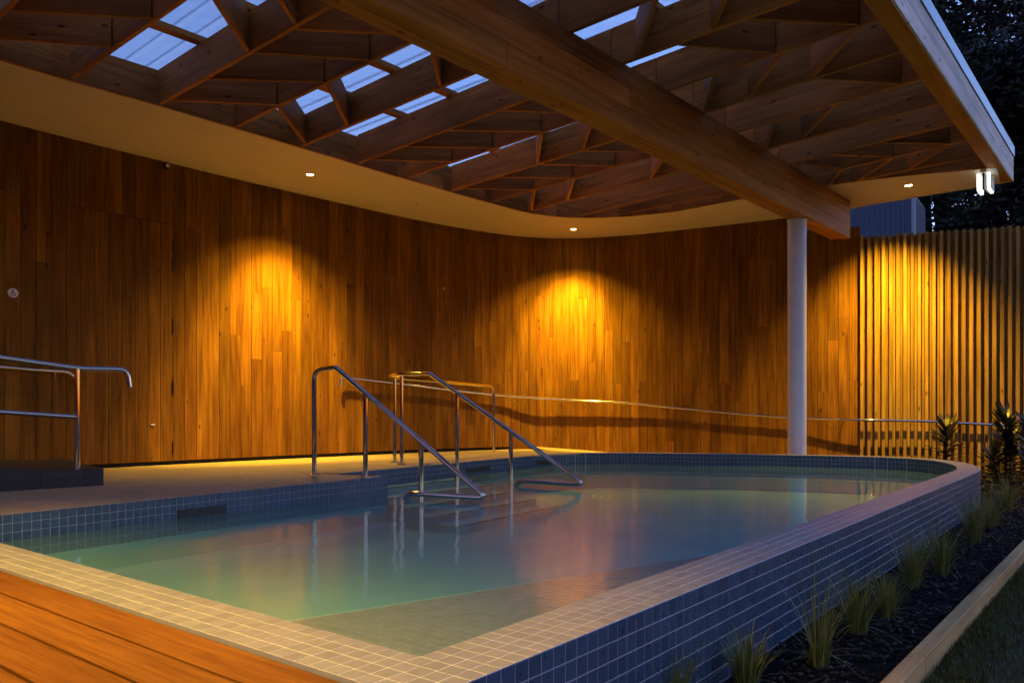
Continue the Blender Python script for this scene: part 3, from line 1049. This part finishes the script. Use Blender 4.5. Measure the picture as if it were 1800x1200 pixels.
# soffit return over the near-left deck (outside the picture) that carries the other lamps
ret = [ST(1.0, T_L).xy, sof_out[0], Vector((-8.9, 3.0)), Vector((-9.0, -2.2)), Vector((-1.2, -2.2)), Vector((-1.2, 2.9)), ST(1.0, -5.6).xy]
MB().prism(ret, ZU - 0.002, ZU + 0.018).build('soffit', M['soffit'], roof)
# rim boards standing on the soffit's inner edge, two high, in short lengths
rim = Line(sof_in)
seg = 0.84
s = 0.0
while s < rim.len - 0.1:
    e = min(s + seg, rim.len)
    m = (s + e) / 2
    p0, _ = rim.at(s); p1, _ = rim.at(e)
    curved = rim.at(s)[1].dot(rim.at(e)[1]) < 0.995
    parts = 4 if curved else 1
    for k in range(parts):
        a0, a1 = s + (e - s) * k / parts, s + (e - s) * (k + 1) / parts
        q0, q1 = rim.at(a0)[0], rim.at(a1)[0]
        if (q1 - q0).length < 0.02: continue
        dd = (q1 - q0).normalized(); off = Vector((-dd.y, dd.x)) * 0.021
        for lam in range(2):
            z = ZU - 0.003 + 0.181 * (lam + 0.5)
            beam('rim_board', (q0.x + off.x, q0.y + off.y, z), (q1.x + off.x, q1.y + off.y, z), 0.04, 0.179, M['fir'], roof, 0.002)
    s = e
# closing roof deck above the soffit band so that no sky light falls between wall and rim
top_poly = [p + Vector((0, 0)) for p in rim.offset(0.05)] + sof_out[::-1]
MB().prism(top_poly, ZU + RD + 0.0, ZU + RD + 0.02).build('roof_deck', M['backing'], roof)
MB().prism(ret, ZU + RD + 0.0, ZU + RD + 0.02).build('roof_deck', M['backing'], roof)

# ------------------------------------------------------------------ column
cx, cyy = px(1401, 387, ZB)
column = empty('steel_column', (cx, cyy, -0.45), 'round pale grey steel column carrying the end of the main beam', 'column')
MB().tube([(cx, cyy, -0.45), (cx, cyy, ZB - 0.012)], 0.122, 32).build('shaft', M['column'], column, True, 40)
MB().tube([(cx, cyy, ZB - 0.012), (cx, cyy, ZB - 0.001)], 0.13, 32).build('cap_plate', M['column'], column, True, 40)
MB().tube([(cx, cyy, -0.45), (cx, cyy, -0.42)], 0.18, 32).build('base_plate', M['column'], column, True, 40)

# ------------------------------------------------------------------ downlights
def downlight(p, label, power=LAMP_W, size=112.0, core=0.86, tilt=0.0, core_size=80.0):
    near = min(wall.p, key=lambda w_: (w_ - Vector(p)).length) - Vector(p)
    near.normalize()
    e = empty('ceiling_downlight', (p[0], p[1], ZU - 0.002), label, 'downlight', 'round downlights recessed in the soffit')
    mr = MB()
    ring = []
    for k in range(25):
        g = 2 * math.pi * k / 24
        ring.append((p[0] + 0.05 * math.cos(g), p[1] + 0.05 * math.sin(g), ZU - 0.006))
    mr.tube(ring, 0.008, 8, caps=False)
    mr.build('trim_ring', M['white'], e, True)
    ml = MB()
    vs = [(p[0], p[1], ZU - 0.012)] + [(p[0] + 0.042 * math.cos(2 * math.pi * k / 20), p[1] + 0.042 * math.sin(2 * math.pi * k / 20), ZU - 0.007) for k in range(20)]
    ml.add(vs, [(0, 1 + (k + 1) % 20, 1 + k) for k in range(20)])
    ml.build('lens', M['bulb'], e, True)
    for nm, share, sz in (('lamp_core', core, core_size), ('lamp_spill', 1.0 - core, size)):
        if share <= 0: continue
        ld = bpy.data.lights.new(nm, 'SPOT')
        ld.energy = power * share; ld.color = LAMP_COL; ld.spot_size = R(sz); ld.spot_blend = 1.0; ld.shadow_soft_size = 0.04
        lo = bpy.data.objects.new(nm, ld)
        lo.location = (p[0], p[1], ZU - 0.03)
        if tilt and (nm == 'lamp_core' or core > 2):
            aim = Vector((near.x * math.sin(R(tilt)), near.y * math.sin(R(tilt)), -math.cos(R(tilt))))
            lo.rotation_euler = aim.to_track_quat('-Z', 'Y').to_euler()
        col.objects.link(lo)
        adopt(lo, e)
    return e
downlight(px(545, 306, ZU), 'lit downlight in the soffit above the left handrails', LAMP_W * 0.92, 112, 0.70, 14, 68)
downlight(px(1008, 402, ZU), 'lit downlight in the curve of the soffit at the middle of the wall', LAMP_W * 0.82, 112, 0.70, 15, 68)
downlight(px(1597, 325, ZU), 'lit downlight in the soffit corner above the slatted fence', LAMP_W * 0.66, 120, 0.62, 25, 88)
downlight((-6.2, 6.6), 'lit downlight over the left ramp beyond the left edge', LAMP_W * 0.08)
downlight((-2.3, 1.2), 'lit downlight over the near left timber deck', LAMP_W * 0.62, 102, 0.0)

# small fittings
p = px(733, 355, ZU)
fx = empty('soffit_sensor', (p[0], p[1], ZU - 0.002), 'tiny pale sensor on the soffit between the two left downlights', 'sensor')
MB().tube([(p[0], p[1], ZU - 0.003), (p[0], p[1], ZU - 0.010), (p[0], p[1], ZU - 0.018)], 0.02, 14, radii=[0.028, 0.028, 0.016]).build('housing', M['white'], fx, True, 40)
MB().tube([(p[0], p[1], ZU - 0.018), (p[0], p[1], ZU - 0.026)], 0.012, 12).build('eye', M['black'], fx, True, 40)
def on_wall(x, z, out=0.012):
    s_ = wall.s_of_px(x); p_, d_ = wall.at(s_)
    n_ = Vector((d_.y, -d_.x))
    q_ = p_ + n_ * out
    return Vector((q_.x, q_.y, z)), Vector((d_.x, d_.y, 0)), Vector((n_.x, n_.y, 0))
def wall_z(x, y):
    s_ = wall.s_of_px(x); p_, _ = wall.at(s_)
    return CAMZ + (HORIZON - y) * p_.y / FPX
q, d, nn = on_wall(291, wall_z(291, 293), 0.011)
fx = empty('wall_speaker', tuple(q), 'small round fitting high on the wall under the soffit', 'fitting')
MB().tube([q, q + nn * 0.03, q + nn * 0.045], 0.04, 18, radii=[0.042, 0.042, 0.03]).build('housing', M['bronze'], fx, True, 40)
MB().tube([q + nn * 0.045, q + nn * 0.052], 0.022, 14).build('grille', M['white'], fx, True, 40)
q, d, nn = on_wall(780, wall_z(780, 507), 0.011)
fx = empty('wall_button', tuple(q), 'tiny white fitting on the boards above the far handrail', 'fitting')
MB().tube([q, q + nn * 0.012], 0.02, 12).build('base', M['white'], fx, True, 40)
MB().tube([q + nn * 0.012, q + nn * 0.03], 0.009, 10).build('knob', M['steel'], fx, True, 40)
# wheelchair sign
q, d, nn = on_wall(22, wall_z(22, 515), 0.0115)
sg = empty('access_sign', tuple(q), 'round white wheelchair access sign on the dark boards at far left', 'sign')
MB().tube([q, q + nn * 0.006], 0.052, 28).build('disc', M['white'], sg, True, 40)
Z3 = Vector((0, 0, 1))
def S3(x, z): return q + d * x + Z3 * z + nn * 0.0075
pic = MB()
pic.tube([S3(-0.008, 0.034), S3(-0.008, 0.0335) + nn * 0.003], 0.0075, 10)
pic.tube([S3(-0.008, 0.024), S3(-0.006, -0.004), S3(0.014, -0.004), S3(0.026, -0.025)], 0.0048, 6)
pic.tube([S3(-0.007, 0.012), S3(0.010, 0.012)], 0.004, 6)
pic.tube([S3(-0.004 + 0.019 * math.cos(g), -0.014 + 0.019 * math.sin(g)) for g in [R(130 + 12 * k) for k in range(18)]], 0.0042, 6)
pic.build('wheelchair_symbol', M['blue'], sg, True, 40)

# exit sign at the far right corner of the soffit
ex = px(1732, 303, ZU)
sg = empty('exit_sign', (ex[0], ex[1], ZU), 'lit exit sign hanging from the roof corner, seen edge on', 'exit sign')
exd = Vector((0.64, 0.77, 0)).normalized(); exn = Vector((exd.y, -exd.x, 0))
c0 = Vector((ex[0], ex[1], ZU))
m_ = math.atan2(exd.y, exd.x)
MB().box(c0 + Vector((0, 0, -0.02)), (0.34, 0.07, 0.036), m_).build('mounting', M['white'], sg)
MB().box(c0 + Vector((0, 0, -0.145)), (0.30, 0.022, 0.21), m_).build('panel', M['bronze'], sg)
for sgn in (-1, 1):
    bl = MB()
    prof = [(-0.16, -0.045), (-0.16, -0.20), (-0.13, -0.265), (0.13, -0.265), (0.16, -0.20), (0.16, -0.045)]
    vs = [c0 + exd * a + exn * (sgn * 0.040) + Z3 * z for a, z in prof] + [c0 + exd * a + exn * (sgn * 0.076) + Z3 * z for a, z in prof]
    k = len(prof)
    bl.add(vs, [tuple(range(k)), tuple(reversed(range(k, 2 * k)))] + [(j, k + j, k + (j + 1) % k, (j + 1) % k) for j in range(k)])
    bl.build('light_guide', M['exit_white'], sg)
    MB().box(c0 + exn * (sgn * 0.079) + exd * 0.012 + Z3 * -0.15, (0.27, 0.004, 0.19), m_).build('face_panel', M['exit_green'], sg)

# ------------------------------------------------------------------ handrails
def bend(pts, r=0.12, n=6, sharp=()):
    """Round the corners of a 3-D polyline."""
    P = [Vector(p) for p in pts]
    out = [P[0]]
    for i in range(1, len(P) - 1):
        a = (P[i - 1] - P[i]); b = (P[i + 1] - P[i])
        rr = min(0.012 if i in sharp else r, a.length * 0.45, b.length * 0.45)
        p0, p2 = P[i] + a.normalized() * rr, P[i] + b.normalized() * rr
        for k in range(n + 1):
            t = k / n
            out.append(p0 * (1 - t) ** 2 + P[i] * 2 * t * (1 - t) + p2 * t * t)
    out.append(P[-1])
    return out
RR = 0.0215
def flange(p, parent):
    MB().tube([(p[0], p[1], p[2]), (p[0], p[1], p[2] + 0.008), (p[0], p[1], p[2] + 0.014)], 0.05, 16, radii=[0.052, 0.052, 0.03]).build('base_flange', M['steel'], parent, True, 40)
def post(p, z0, z1, parent, fl=True):
    MB().tube([(p[0], p[1], z0), (p[0], p[1], z1)], RR * 0.95, 12).build('post', M['steel'], parent, True, 60)
    if fl: flange((p[0], p[1], z0), parent)
h1 = empty('pool_handrail', (-1.78, 7.015, 0), 'near polished steel handrail sloping down the pool steps', 'handrail', 'handrails at the pool steps')
C1r, E1r, F1r = Vector((-1.556, 6.877, 0.95)), Vector((-0.194, 6.04, -0.105)), Vector((-0.876, 6.42, -0.105))
MB().tube(bend([(-1.78, 7.015, 0.0), (-1.78, 7.015, 0.935), C1r + Vector((0, 0, 0.005)), E1r, F1r, (-0.95, 6.46, -0.40)], 0.09, 6, (2,)), RR, 12).build('rail', M['steel'], h1, True, 60)
flange((-1.78, 7.015, 0.0), h1)
post((-1.259, 6.694), 0.0, 0.715, h1)
post((-0.745, 6.378), -0.72, 0.315, h1, False)
h2 = empty('pool_handrail', (-0.87, 8.225, 0), 'far polished steel handrail of the pool steps with looped top end', 'handrail', 'handrails at the pool steps')
C2r, E2r, F2r = Vector((-0.87, 8.225, 0.968)), Vector((0.675, 7.12, -0.105)), Vector((0.028, 7.585, -0.105))
loop = [C2r] + [Vector(p) for p in ((-1.22, 8.48, 0.968), (-1.36, 8.72, 0.967), (-1.40, 8.98, 0.966), (-1.33, 9.28, 0.965), (-0.29, 12.15, 0.957), (-0.285, 12.17, -0.09))]
MB().tube(bend([(0.01, 7.60, -0.40), F2r, E2r] + loop, 0.12, 6, (3,)), RR, 12).build('rail', M['steel'], h2, True, 60)
post((-0.567, 8.0), -0.5, 0.755, h2, False)
post((-0.011, 7.61), -0.72, 0.365, h2, False)
post((-1.206, 9.03 - 0.52), -0.01, 0.965, h2)
post((-1.37, 9.10), -0.03, 0.962, h2)
flange((-0.285, 12.17, -0.09), h2)
# long rail along the wall and fence
hw = empty('wall_handrail', (0, 14.0, -0.3), 'long thin handrail running along the curved wall to the slatted fence', 'handrail')
rail_px = [(600, 663), (700, 675), (800, 687), (900, 697), (1000, 703), (1100, 708), (1200, 717.5), (1300, 727), (1385, 733), (1500, 737.5), (1600, 739.5), (1640, 741), (1700, 744), (1760, 747)]
path = []
OUTR = 0.095
for x, y in rail_px:
    s_ = wall.s_of_px(x); p_, d_ = wall.smooth_at(s_, 0.2)
    n_ = Vector((d_.y, -d_.x)); q_ = p_ + n_ * (OUTR + (0.07 if x > 1495 else 0.0))
    z_ = CAMZ + (HORIZON - y) * q_.y / FPX
    path.append(Vector((q_.x, q_.y, z_)))
path = catmull(path, 6)
first_p = path[0]
dd0 = (path[0] - path[3]).normalized()
start = [first_p + dd0 * 0.08 + Vector((0, 0, -0.14)), first_p + dd0 * 0.07 + Vector((0, 0, -0.03)), first_p + dd0 * 0.03 + Vector((0, 0, -0.005))]
MB().tube(start + path, 0.0195, 12).build('rail', M['steel'], hw, True, 60)
for x in (690, 780, 905, 1040, 1180, 1290, 1480):
    s_ = wall.s_of_px(x); p_, d_ = wall.smooth_at(s_, 0.2)
    n_ = Vector((d_.y, -d_.x))
    best = min(path, key=lambda w_: (w_.xy - p_).length)
    a_ = Vector((p_.x + n_.x * 0.01, p_.y + n_.y * 0.01, best.z - 0.09)); c_ = Vector((best.x, best.y, best.z - 0.015))
    MB().tube(bend([a_, Vector((c_.x, c_.y, a_.z)), c_], 0.05), 0.006, 8).build('bracket', M['steel'], hw, True, 60)
pe = path[-4]
MB().tube([(pe.x, pe.y, -0.45), (pe.x, pe.y, pe.z - 0.01)], 0.019, 12).build('post', M['steel'], hw, True, 60)

# left ramp: dark tiled plinth, rails
pl0, pl1 = Vector((-3.35, 6.39)), Vector((-3.90, 5.94))
pd = (pl1 - pl0).normalized(); pn = Vector((pd.y, -pd.x)) 
if pn.y < 0: pn = -pn
plinth = empty('ramp_plinth', (pl0.x, pl0.y, -0.06), 'low charcoal tiled ramp plinth against the wall at far left', 'plinth')
L_ = 4.4
mbp = MB()
def plz(k): return 0.098 + 0.085 * max(0.0, k - 0.3)
vs = []
for k in (0.0, 0.3, L_):
    a_ = pl0 + pd * k; b_ = a_ + pn * 1.75
    vs += [(a_.x, a_.y, -0.2), (b_.x, b_.y, -0.2), (b_.x, b_.y, plz(k)), (a_.x, a_.y, plz(k))]
fs = [(0, 1, 2, 3), (8, 11, 10, 9)]
for j in (0, 4):
    for a_, b_ in ((0, 1), (1, 2), (2, 3), (3, 0)):
        fs.append((j + a_, j + 4 + a_, j + 4 + b_, j + b_))
mbp.add(vs, fs).build('body', M['charcoal_tile'], plinth)
k = 0.0
while k < 2.4:
    w_ = 0.296 if k > 0 else 0.14
    a_ = pl0 + pd * (k + w_ / 2) - pn * 0.004
    for r, (z0, z1) in enumerate(((-0.085, 0.025), (0.029, 0.094))):
        MB().box((a_.x, a_.y, (z0 + z1) / 2), (w_, 0.008, z1 - z0), math.atan2(pd.y, pd.x)).build('face_tile', M['charcoal_tile'], plinth)
    k += w_ + 0.004
hl = empty('ramp_handrail', (-3.586, 6.43, 0.1), 'double bar steel handrail on the charcoal plinth at far left', 'handrail')
pb_ = Vector((-3.586, 6.43))
def RP(k, z): q_ = pb_ + pd * k; return Vector((q_.x, q_.y, z))
MB().tube(bend([RP(-0.40, 0.775), RP(-0.38, 0.925), RP(-0.02, 0.918), RP(0.536, 0.987), RP(3.6, 1.37)], 0.09), RR, 12).build('rail', M['steel'], hl, True, 60)
MB().tube([RP(0.0, 0.52), RP(0.536, 0.562), RP(3.6, 0.94)], RR * 0.9, 12).build('mid_rail', M['steel'], hl, True, 60)
MB().tube([RP(0, 0.095), RP(0, 0.915)], RR, 12).build('post', M['steel'], hl, True, 60)
MB().tube([RP(2.0, 0.22), RP(2.0, 1.16)], RR, 12).build('post', M['steel'], hl, True, 60)
hl2 = empty('wall_handrail', (-5.0, 9.0, 0.5), 'short wall mounted handrail end behind the left ramp rail', 'handrail')
pts = []
for x, y in ((128, 679), (126, 662), (112, 653), (60, 650), (0, 645), (-120, 633), (-260, 615)):
    s_ = wall.s_of_px(x); p_, d_ = wall.at(s_); n_ = Vector((d_.y, -d_.x)); q_ = p_ + n_ * 0.09
    pts.append(Vector((q_.x, q_.y, CAMZ + (HORIZON - y) * q_.y / FPX)))
MB().tube(bend(pts, 0.08), RR * 0.95, 12).build('rail', M['steel'], hl2, True, 60)
s_ = wall.s_of_px(91); p_, d_ = wall.at(s_); n_ = Vector((d_.y, -d_.x))
zz = pts[3].z
MB().tube(bend([(p_.x + n_.x * 0.01, p_.y + n_.y * 0.01, zz - 0.12), (p_.x + n_.x * 0.09, p_.y + n_.y * 0.09, zz - 0.12), (p_.x + n_.x * 0.09, p_.y + n_.y * 0.09, zz - 0.01)], 0.04), 0.006, 8).build('bracket', M['steel'], hl2, True, 60)

# ------------------------------------------------------------------ garden edge, lawn, mulch
edge = empty('timber_edging', (E0.x, E0.y, -0.42), 'row of pale timber sleepers edging the garden bed along the lawn', 'edging')
cuts = [-2.2, 0.42, 1.62, 2.9, 4.3, 5.9, 7.5]
for a_, b_ in zip(cuts[:-1], cuts[1:]):
    c_ = E0 + ED * ((a_ + b_) / 2) + EN * 0.03
    me = bevel_box_mesh('sleeper', (b_ - a_ - 0.005, 0.057, 0.15), M['sleeper'], 0.004)
    put('sleeper', me, edge, (c_.x, c_.y, -0.405), math.atan2(ED.y, ED.x))
rg = random.Random(5)
mg = MB()
for _ in range(42000):
    a_ = rg.uniform(-0.3, 5.2); b_ = 0.065 + (rg.random() ** 1.6) * 2.6
    p_ = E0 + ED * a_ + EN * b_
    if p_.x / p_.y > 0.70 and rg.random() < 0.8: continue
    h_ = rg.uniform(0.015, 0.04); g = rg.uniform(0, 6.28); w_ = rg.uniform(0.0018, 0.0035)
    l = Vector((math.cos(g + 1.5), math.sin(g + 1.5))) * rg.uniform(0.0, 0.025)
    dx, dy = math.cos(g) * w_, math.sin(g) * w_
    mg.add([(p_.x - dx, p_.y - dy, -0.42), (p_.x + dx, p_.y + dy, -0.42), (p_.x + l.x, p_.y + l.y, -0.42 + h_)], [(0, 1, 2)])
o = mg.build('lawn_grass', M['lawn_blade']); tag(o, 'dark short lawn grass right of the timber edging', 'grass', kind='stuff')
mm = MB()
for _ in range(9000):
    a_ = rg.uniform(-1.0, 7.4); w_ = rg.random()
    p0_ = E0 + ED * a_
    b_ = -rg.uniform(0.02, 1.15)
    p_ = p0_ + EN * b_
    rel = p_ - O
    if rel.x * PD.y - rel.y * PD.x < 0.02 and a_ < 5.5: continue
    sx, sy, sz = rg.uniform(0.008, 0.035), rg.uniform(0.004, 0.014), rg.uniform(0.003, 0.008)
    m_ = Matrix.Rotation(rg.uniform(0, 6.28), 4, 'Z') @ Matrix.Rotation(rg.uniform(-0.7, 0.7), 4, 'X') @ Matrix.Rotation(rg.uniform(-0.6, 0.6), 4, 'Y')
    mm.box((p_.x, p_.y, -0.357 + rg.uniform(0, 0.02)), (sx, sy, sz), mat=m_)
for _ in range(5000):
    p_ = Vector((rg.uniform(4.6, 9.0), rg.uniform(8.2, 11.9)))
    rel = p_ - E0
    if rel.dot(EN) > -0.02: continue
    near_pool = min((p_ - Vector((4.7, 9.0))).length, 9)
    if near_pool < 0.75: continue
    sx, sy, sz = rg.uniform(0.015, 0.05), rg.uniform(0.006, 0.02), rg.uniform(0.004, 0.01)
    m_ = Matrix.Rotation(rg.uniform(0, 6.28), 4, 'Z') @ Matrix.Rotation(rg.uniform(-0.8, 0.8), 4, 'X') @ Matrix.Rotation(rg.uniform(-0.7, 0.7), 4, 'Y')
    mm.box((p_.x, p_.y, -0.352 + rg.uniform(0, 0.025)), (sx, sy, sz), mat=m_)
o = mm.build('bark_mulch', M['mulch']); tag(o, 'dark bark mulch covering the garden bed', 'mulch', kind='stuff')

# ------------------------------------------------------------------ plants
def blade(mb_, base, g, lean, h_, w_, n=4, droop=0.0):
    d_ = Vector((math.cos(g), math.sin(g), 0)); sd = Vector((-d_.y, d_.x, 0))
    vs, fs = [], []
    for k in range(n + 1):
        t = k / n
        c_ = Vector(base) + d_ * (lean * h_ * t ** 1.8) + Vector((0, 0, h_ * (t - droop * t * t)))
        ww = w_ * (1 - t ** 1.5) * 0.5 + 0.0003
        vs += [c_ - sd * ww, c_ + sd * ww]
    for k in range(n): fs.append((2 * k, 2 * k + 1, 2 * k + 3, 2 * k + 2))
    mb_.add(vs, fs)
tufts = [((1185, 1262), 0.22, 'small grass tuft nearest the camera at the foot of the tiled wall'),
         ((1312, 1212), 0.24, 'broad grass tuft at the bottom edge beside the tiled wall'),
         ((1440, 1168), 0.33, 'tall spindly grass tuft, second along the wall from the bottom edge'),
         ((1508, 1112), 0.26, 'leaning grass tuft, third along the wall from the bottom edge'),
         ((1560, 1085), 0.24, 'rounded upright grass tuft in the middle of the bed'),
         ((1603, 1034), 0.30, 'slim grass tuft close to the tiled wall past the middle of the bed'),
         ((1655, 1010), 0.30, 'full grass tuft below the curve of the pool wall'),
         ((1712, 955), 0.32, 'dense grass tuft at the bend of the pool wall'),
         ((1742, 928), 0.30, 'grass tuft between the pool wall bend and the far tallest tuft'),
         ((1770, 902), 0.42, 'tall pale grass tuft in front of the spiky plants')]
for (xy, hh, lab) in tufts:
    p_ = px(xy[0], xy[1], -0.36)
    t_ = empty('grass_tuft', (p_[0], p_[1], -0.36), lab, 'grass tuft', 'grass tufts along the pool wall')
    mbt = MB()
    hh *= rg.uniform(0.82, 1.18)
    tall = 'tall' in lab or 'dense' in lab or 'full' in lab
    nbl = rg.randint(120, 190) if not 'spindly' in lab else 70
    for _ in range(nbl):
        g = rg.uniform(0, 6.28); r_ = rg.random() ** 0.5 * 0.035
        ln = abs(rg.gauss(0.34, 0.26))
        blade(mbt, (p_[0] + r_ * math.cos(g), p_[1] + r_ * math.sin(g), -0.365), g + rg.uniform(-0.5, 0.5), ln, hh * 1.12 * rg.uniform(0.5, 1.1), rg.uniform(0.003, 0.0056), 5, rg.uniform(0, 0.18))
    for _ in range(rg.randint(10, 22)):        # dead, flopped leaves
        g = rg.uniform(0, 6.28)
        blade(mbt, (p_[0], p_[1], -0.362), g, rg.uniform(0.9, 1.8), hh * rg.uniform(0.35, 0.75), rg.uniform(0.003, 0.005), 6, rg.uniform(0.55, 0.95))
    mbt.build('blades', M['grass'], t_)
    MB().tube([(p_[0], p_[1], -0.37), (p_[0], p_[1], -0.34)], 0.03, 8, radii=[0.03, 0.02]).build('crown', M['grass'], t_)
spk = [((1663,), 10.75, 0.47, 'spiky dark leaved plant just behind the pool curve'),
       ((1768,), 9.9, 0.56, 'larger spiky dark leaved plant at the right end of the fence'),
       ((1812,), 9.2, 0.50, 'spiky dark leaved plant cut by the right edge')]
for (x,), d_, ztop, lab in spk:
    X_ = (x - 900) / FPX * d_
    t_ = empty('spiky_plant', (X_, d_, -0.40), lab, 'spiky plant', 'spiky plants by the fence')
    st_ = MB()
    nst = 3 if x > 1700 else 1
    lv = MB()
    for j in range(nst):
        ox, oy = (0, 0) if j == 0 else (rg.uniform(-0.15, 0.15), rg.uniform(-0.12, 0.12))
        zt = ztop - 0.10 - (0.22 * j)
        st_.tube([(X_ + ox * 0.5, d_ + oy * 0.5, -0.42), (X_ + ox, d_ + oy, zt)], 0.014, 8)
        z_ = -0.28
        while z_ < zt + 0.01:
            for q_ in range(4):
                g = rg.uniform(0, 6.28)
                up = 0.22 + 0.60 * (z_ + 0.28) / (zt + 0.28)
                Ln = rg.uniform(0.22, 0.34)
                dv = Vector((math.cos(g), math.sin(g), 0)); sd = Vector((-dv.y, dv.x, 0))
                base = Vector((X_ + ox, d_ + oy, z_))
                vs, fs = [], []
                for k in range(6):
                    t = k / 5
                    c_ = base + dv * Ln * (t * (1.05 - 0.45 * up * t)) * (1.2 - 0.42 * up) + Vector((0, 0, Ln * (up * t - 0.35 * (1 - up) * t * t)))
                    ww = 0.027 * math.sin(math.pi * (0.12 + 0.88 * t)) + 0.0006
                    vs += [c_ - sd * ww + Vector((0, 0, 0.006)), c_, c_ + sd * ww + Vector((0, 0, 0.006))]
                for k in range(5):
                    fs += [(3 * k, 3 * k + 1, 3 * k + 4, 3 * k + 3), (3 * k + 1, 3 * k + 2, 3 * k + 5, 3 * k + 4)]
                lv.add(vs, fs)
            z_ += 0.035
    st_.build('stem', M['bark'], t_)
    lv.build('leaves', M['spiky_leaf'], t_)

# ------------------------------------------------------------------ shed behind the fence
sc0 = Vector((7.70, 15.0)); sdl = Vector((-0.90, 0.42)).normalized(); sdr = Vector((0.68, 0.90)).normalized()
shed = empty('shed', (sc0.x, sc0.y, -0.42), 'dark blue corrugated metal shed behind the fence', 'shed')
SH = CAMZ + 4.15
def corrug(a0, dir_, length, zt):
    mbx = MB(); nrm = Vector((dir_.y, -dir_.x))
    if nrm.y > 0: nrm = -nrm
    pts_ = []
    c_ = 0.0
    while c_ < length:
        for f_, o_ in ((0.0, 0.0), (0.35, 0.0), (0.5, 0.022), (0.85, 0.022), (0.999, 0.0)):
            q_ = a0 + dir_ * min(c_ + 0.09 * f_, length) + nrm * o_
            pts_.append(q_)
        c_ += 0.09
    b_ = len(mbx.v)
    for q_ in pts_: mbx.v += [(q_.x, q_.y, -0.42), (q_.x, q_.y, zt)]
    for j in range(len(pts_) - 1): mbx.f.append((2 * j, 2 * j + 2, 2 * j + 3, 2 * j + 1))
    return mbx
corrug(sc0, sdl, 3.2, SH).build('front_wall', M['shed'], shed)
corrug(sc0, sdr, 1.3, SH).build('side_wall', M['shed'], shed)
rp = [sc0 + Vector((0.0, -0.05)), sc0 + sdr * 1.3, sc0 + sdr * 1.3 + sdl * 3.2, sc0 + sdl * 3.2]
MB().prism(rp, SH, SH + 0.06).build('roof', M['shed'], shed)
dp = sc0 + Vector((-0.02, -0.09))
MB().tube([(dp.x, dp.y, -0.42), (dp.x, dp.y, SH + 0.3)], 0.04, 14).build('downpipe', M['pipe'], shed, True, 60)
zj = CAMZ + (HORIZON - 381) * dp.y / FPX
MB().tube([(dp.x, dp.y, zj - 0.02), (dp.x, dp.y, zj + 0.02)], 0.047, 14).build('pipe_collar', M['pipe'], shed, True, 60)

# ------------------------------------------------------------------ trees behind the fence
def tree(name, x, y, h_, rx, label, seed, nleaf):
    rt = random.Random(seed)
    t_ = empty(name, (x, y, -0.42), label, 'tree', 'dark trees behind the fence')
    tr = MB()
    tr.tube([(x, y, -0.42), (x + 0.1, y, h_ * 0.35), (x - 0.1, y + 0.1, h_ * 0.7), (x, y, h_ * 0.92)], 0.2, 10, radii=[0.26, 0.2, 0.12, 0.04])
    clumps = []
    for k in range(46):
        zc = h_ * (0.10 + 0.88 * rt.random())
        rr = rx * (1.0 - 0.55 * abs(zc / h_ - 0.42)) * (0.25 + 0.75 * rt.random() ** 0.6)
        g = rt.uniform(0, 6.28)
        c_ = Vector((x + rr * math.cos(g), y + rr * math.sin(g), zc))
        clumps.append((c_, rt.uniform(0.55, 1.15)))
        if k < 16:
            tr.tube([(x, y, zc * 0.8), tuple((Vector((x, y, zc * 0.9)) + c_) / 2), tuple(c_)], 0.04, 6, radii=[0.07, 0.045, 0.02])
    tr.build('trunk', M['bark'], t_, True, 60)
    cr = MB()
    for _ in range(int(nleaf * 1.7)):
        c_, r_ = clumps[rt.randrange(len(clumps))]
        v_ = Vector((rt.gauss(0, 1), rt.gauss(0, 1), rt.gauss(0, 0.8)))
        v_ = v_.normalized() * r_ * (0.35 + 0.65 * rt.random() ** 0.5)
        p_ = c_ + v_
        a_ = Vector((rt.gauss(0, 1), rt.gauss(0, 1), rt.gauss(0, 0.6))).normalized()
        b_ = a_.cross(Vector((rt.gauss(0, 1), rt.gauss(0, 1), rt.gauss(0, 1)))).normalized()
        L2, W2 = rt.uniform(0.07, 0.125), rt.uniform(0.03, 0.055)
        cr.add([p_ - a_ * L2, p_ + b_ * W2, p_ + a_ * L2, p_ - b_ * W2], [(0, 1, 2, 3)])
    cr.build('crown', M['tree_leaf'], t_)
tree('evergreen_tree', 11.6, 21.0, 10.5, 2.8, 'dark evergreen tree right beside the shed', 1, 20000)
tree('evergreen_tree', 14.6, 20.5, 14.5, 3.0, 'tall dark evergreen tree above the right end of the fence', 2, 22000)
tree('evergreen_tree', 13.2, 25.0, 16.5, 3.6, 'tallest dark evergreen tree behind the others, beside the roof edge', 3, 24000)
tree('evergreen_tree', 17.6, 24.0, 16.0, 3.4, 'dark evergreen tree at the right edge behind the fence', 4, 20000)
tree('evergreen_tree', 16.4, 29.5, 19.0, 4.2, 'dark evergreen tree furthest back, seen between the nearer crowns', 6, 22000)
tree('evergreen_tree', 21.5, 30.0, 20.0, 4.4, 'dark evergreen tree far back at the right edge of the picture', 8, 22000)
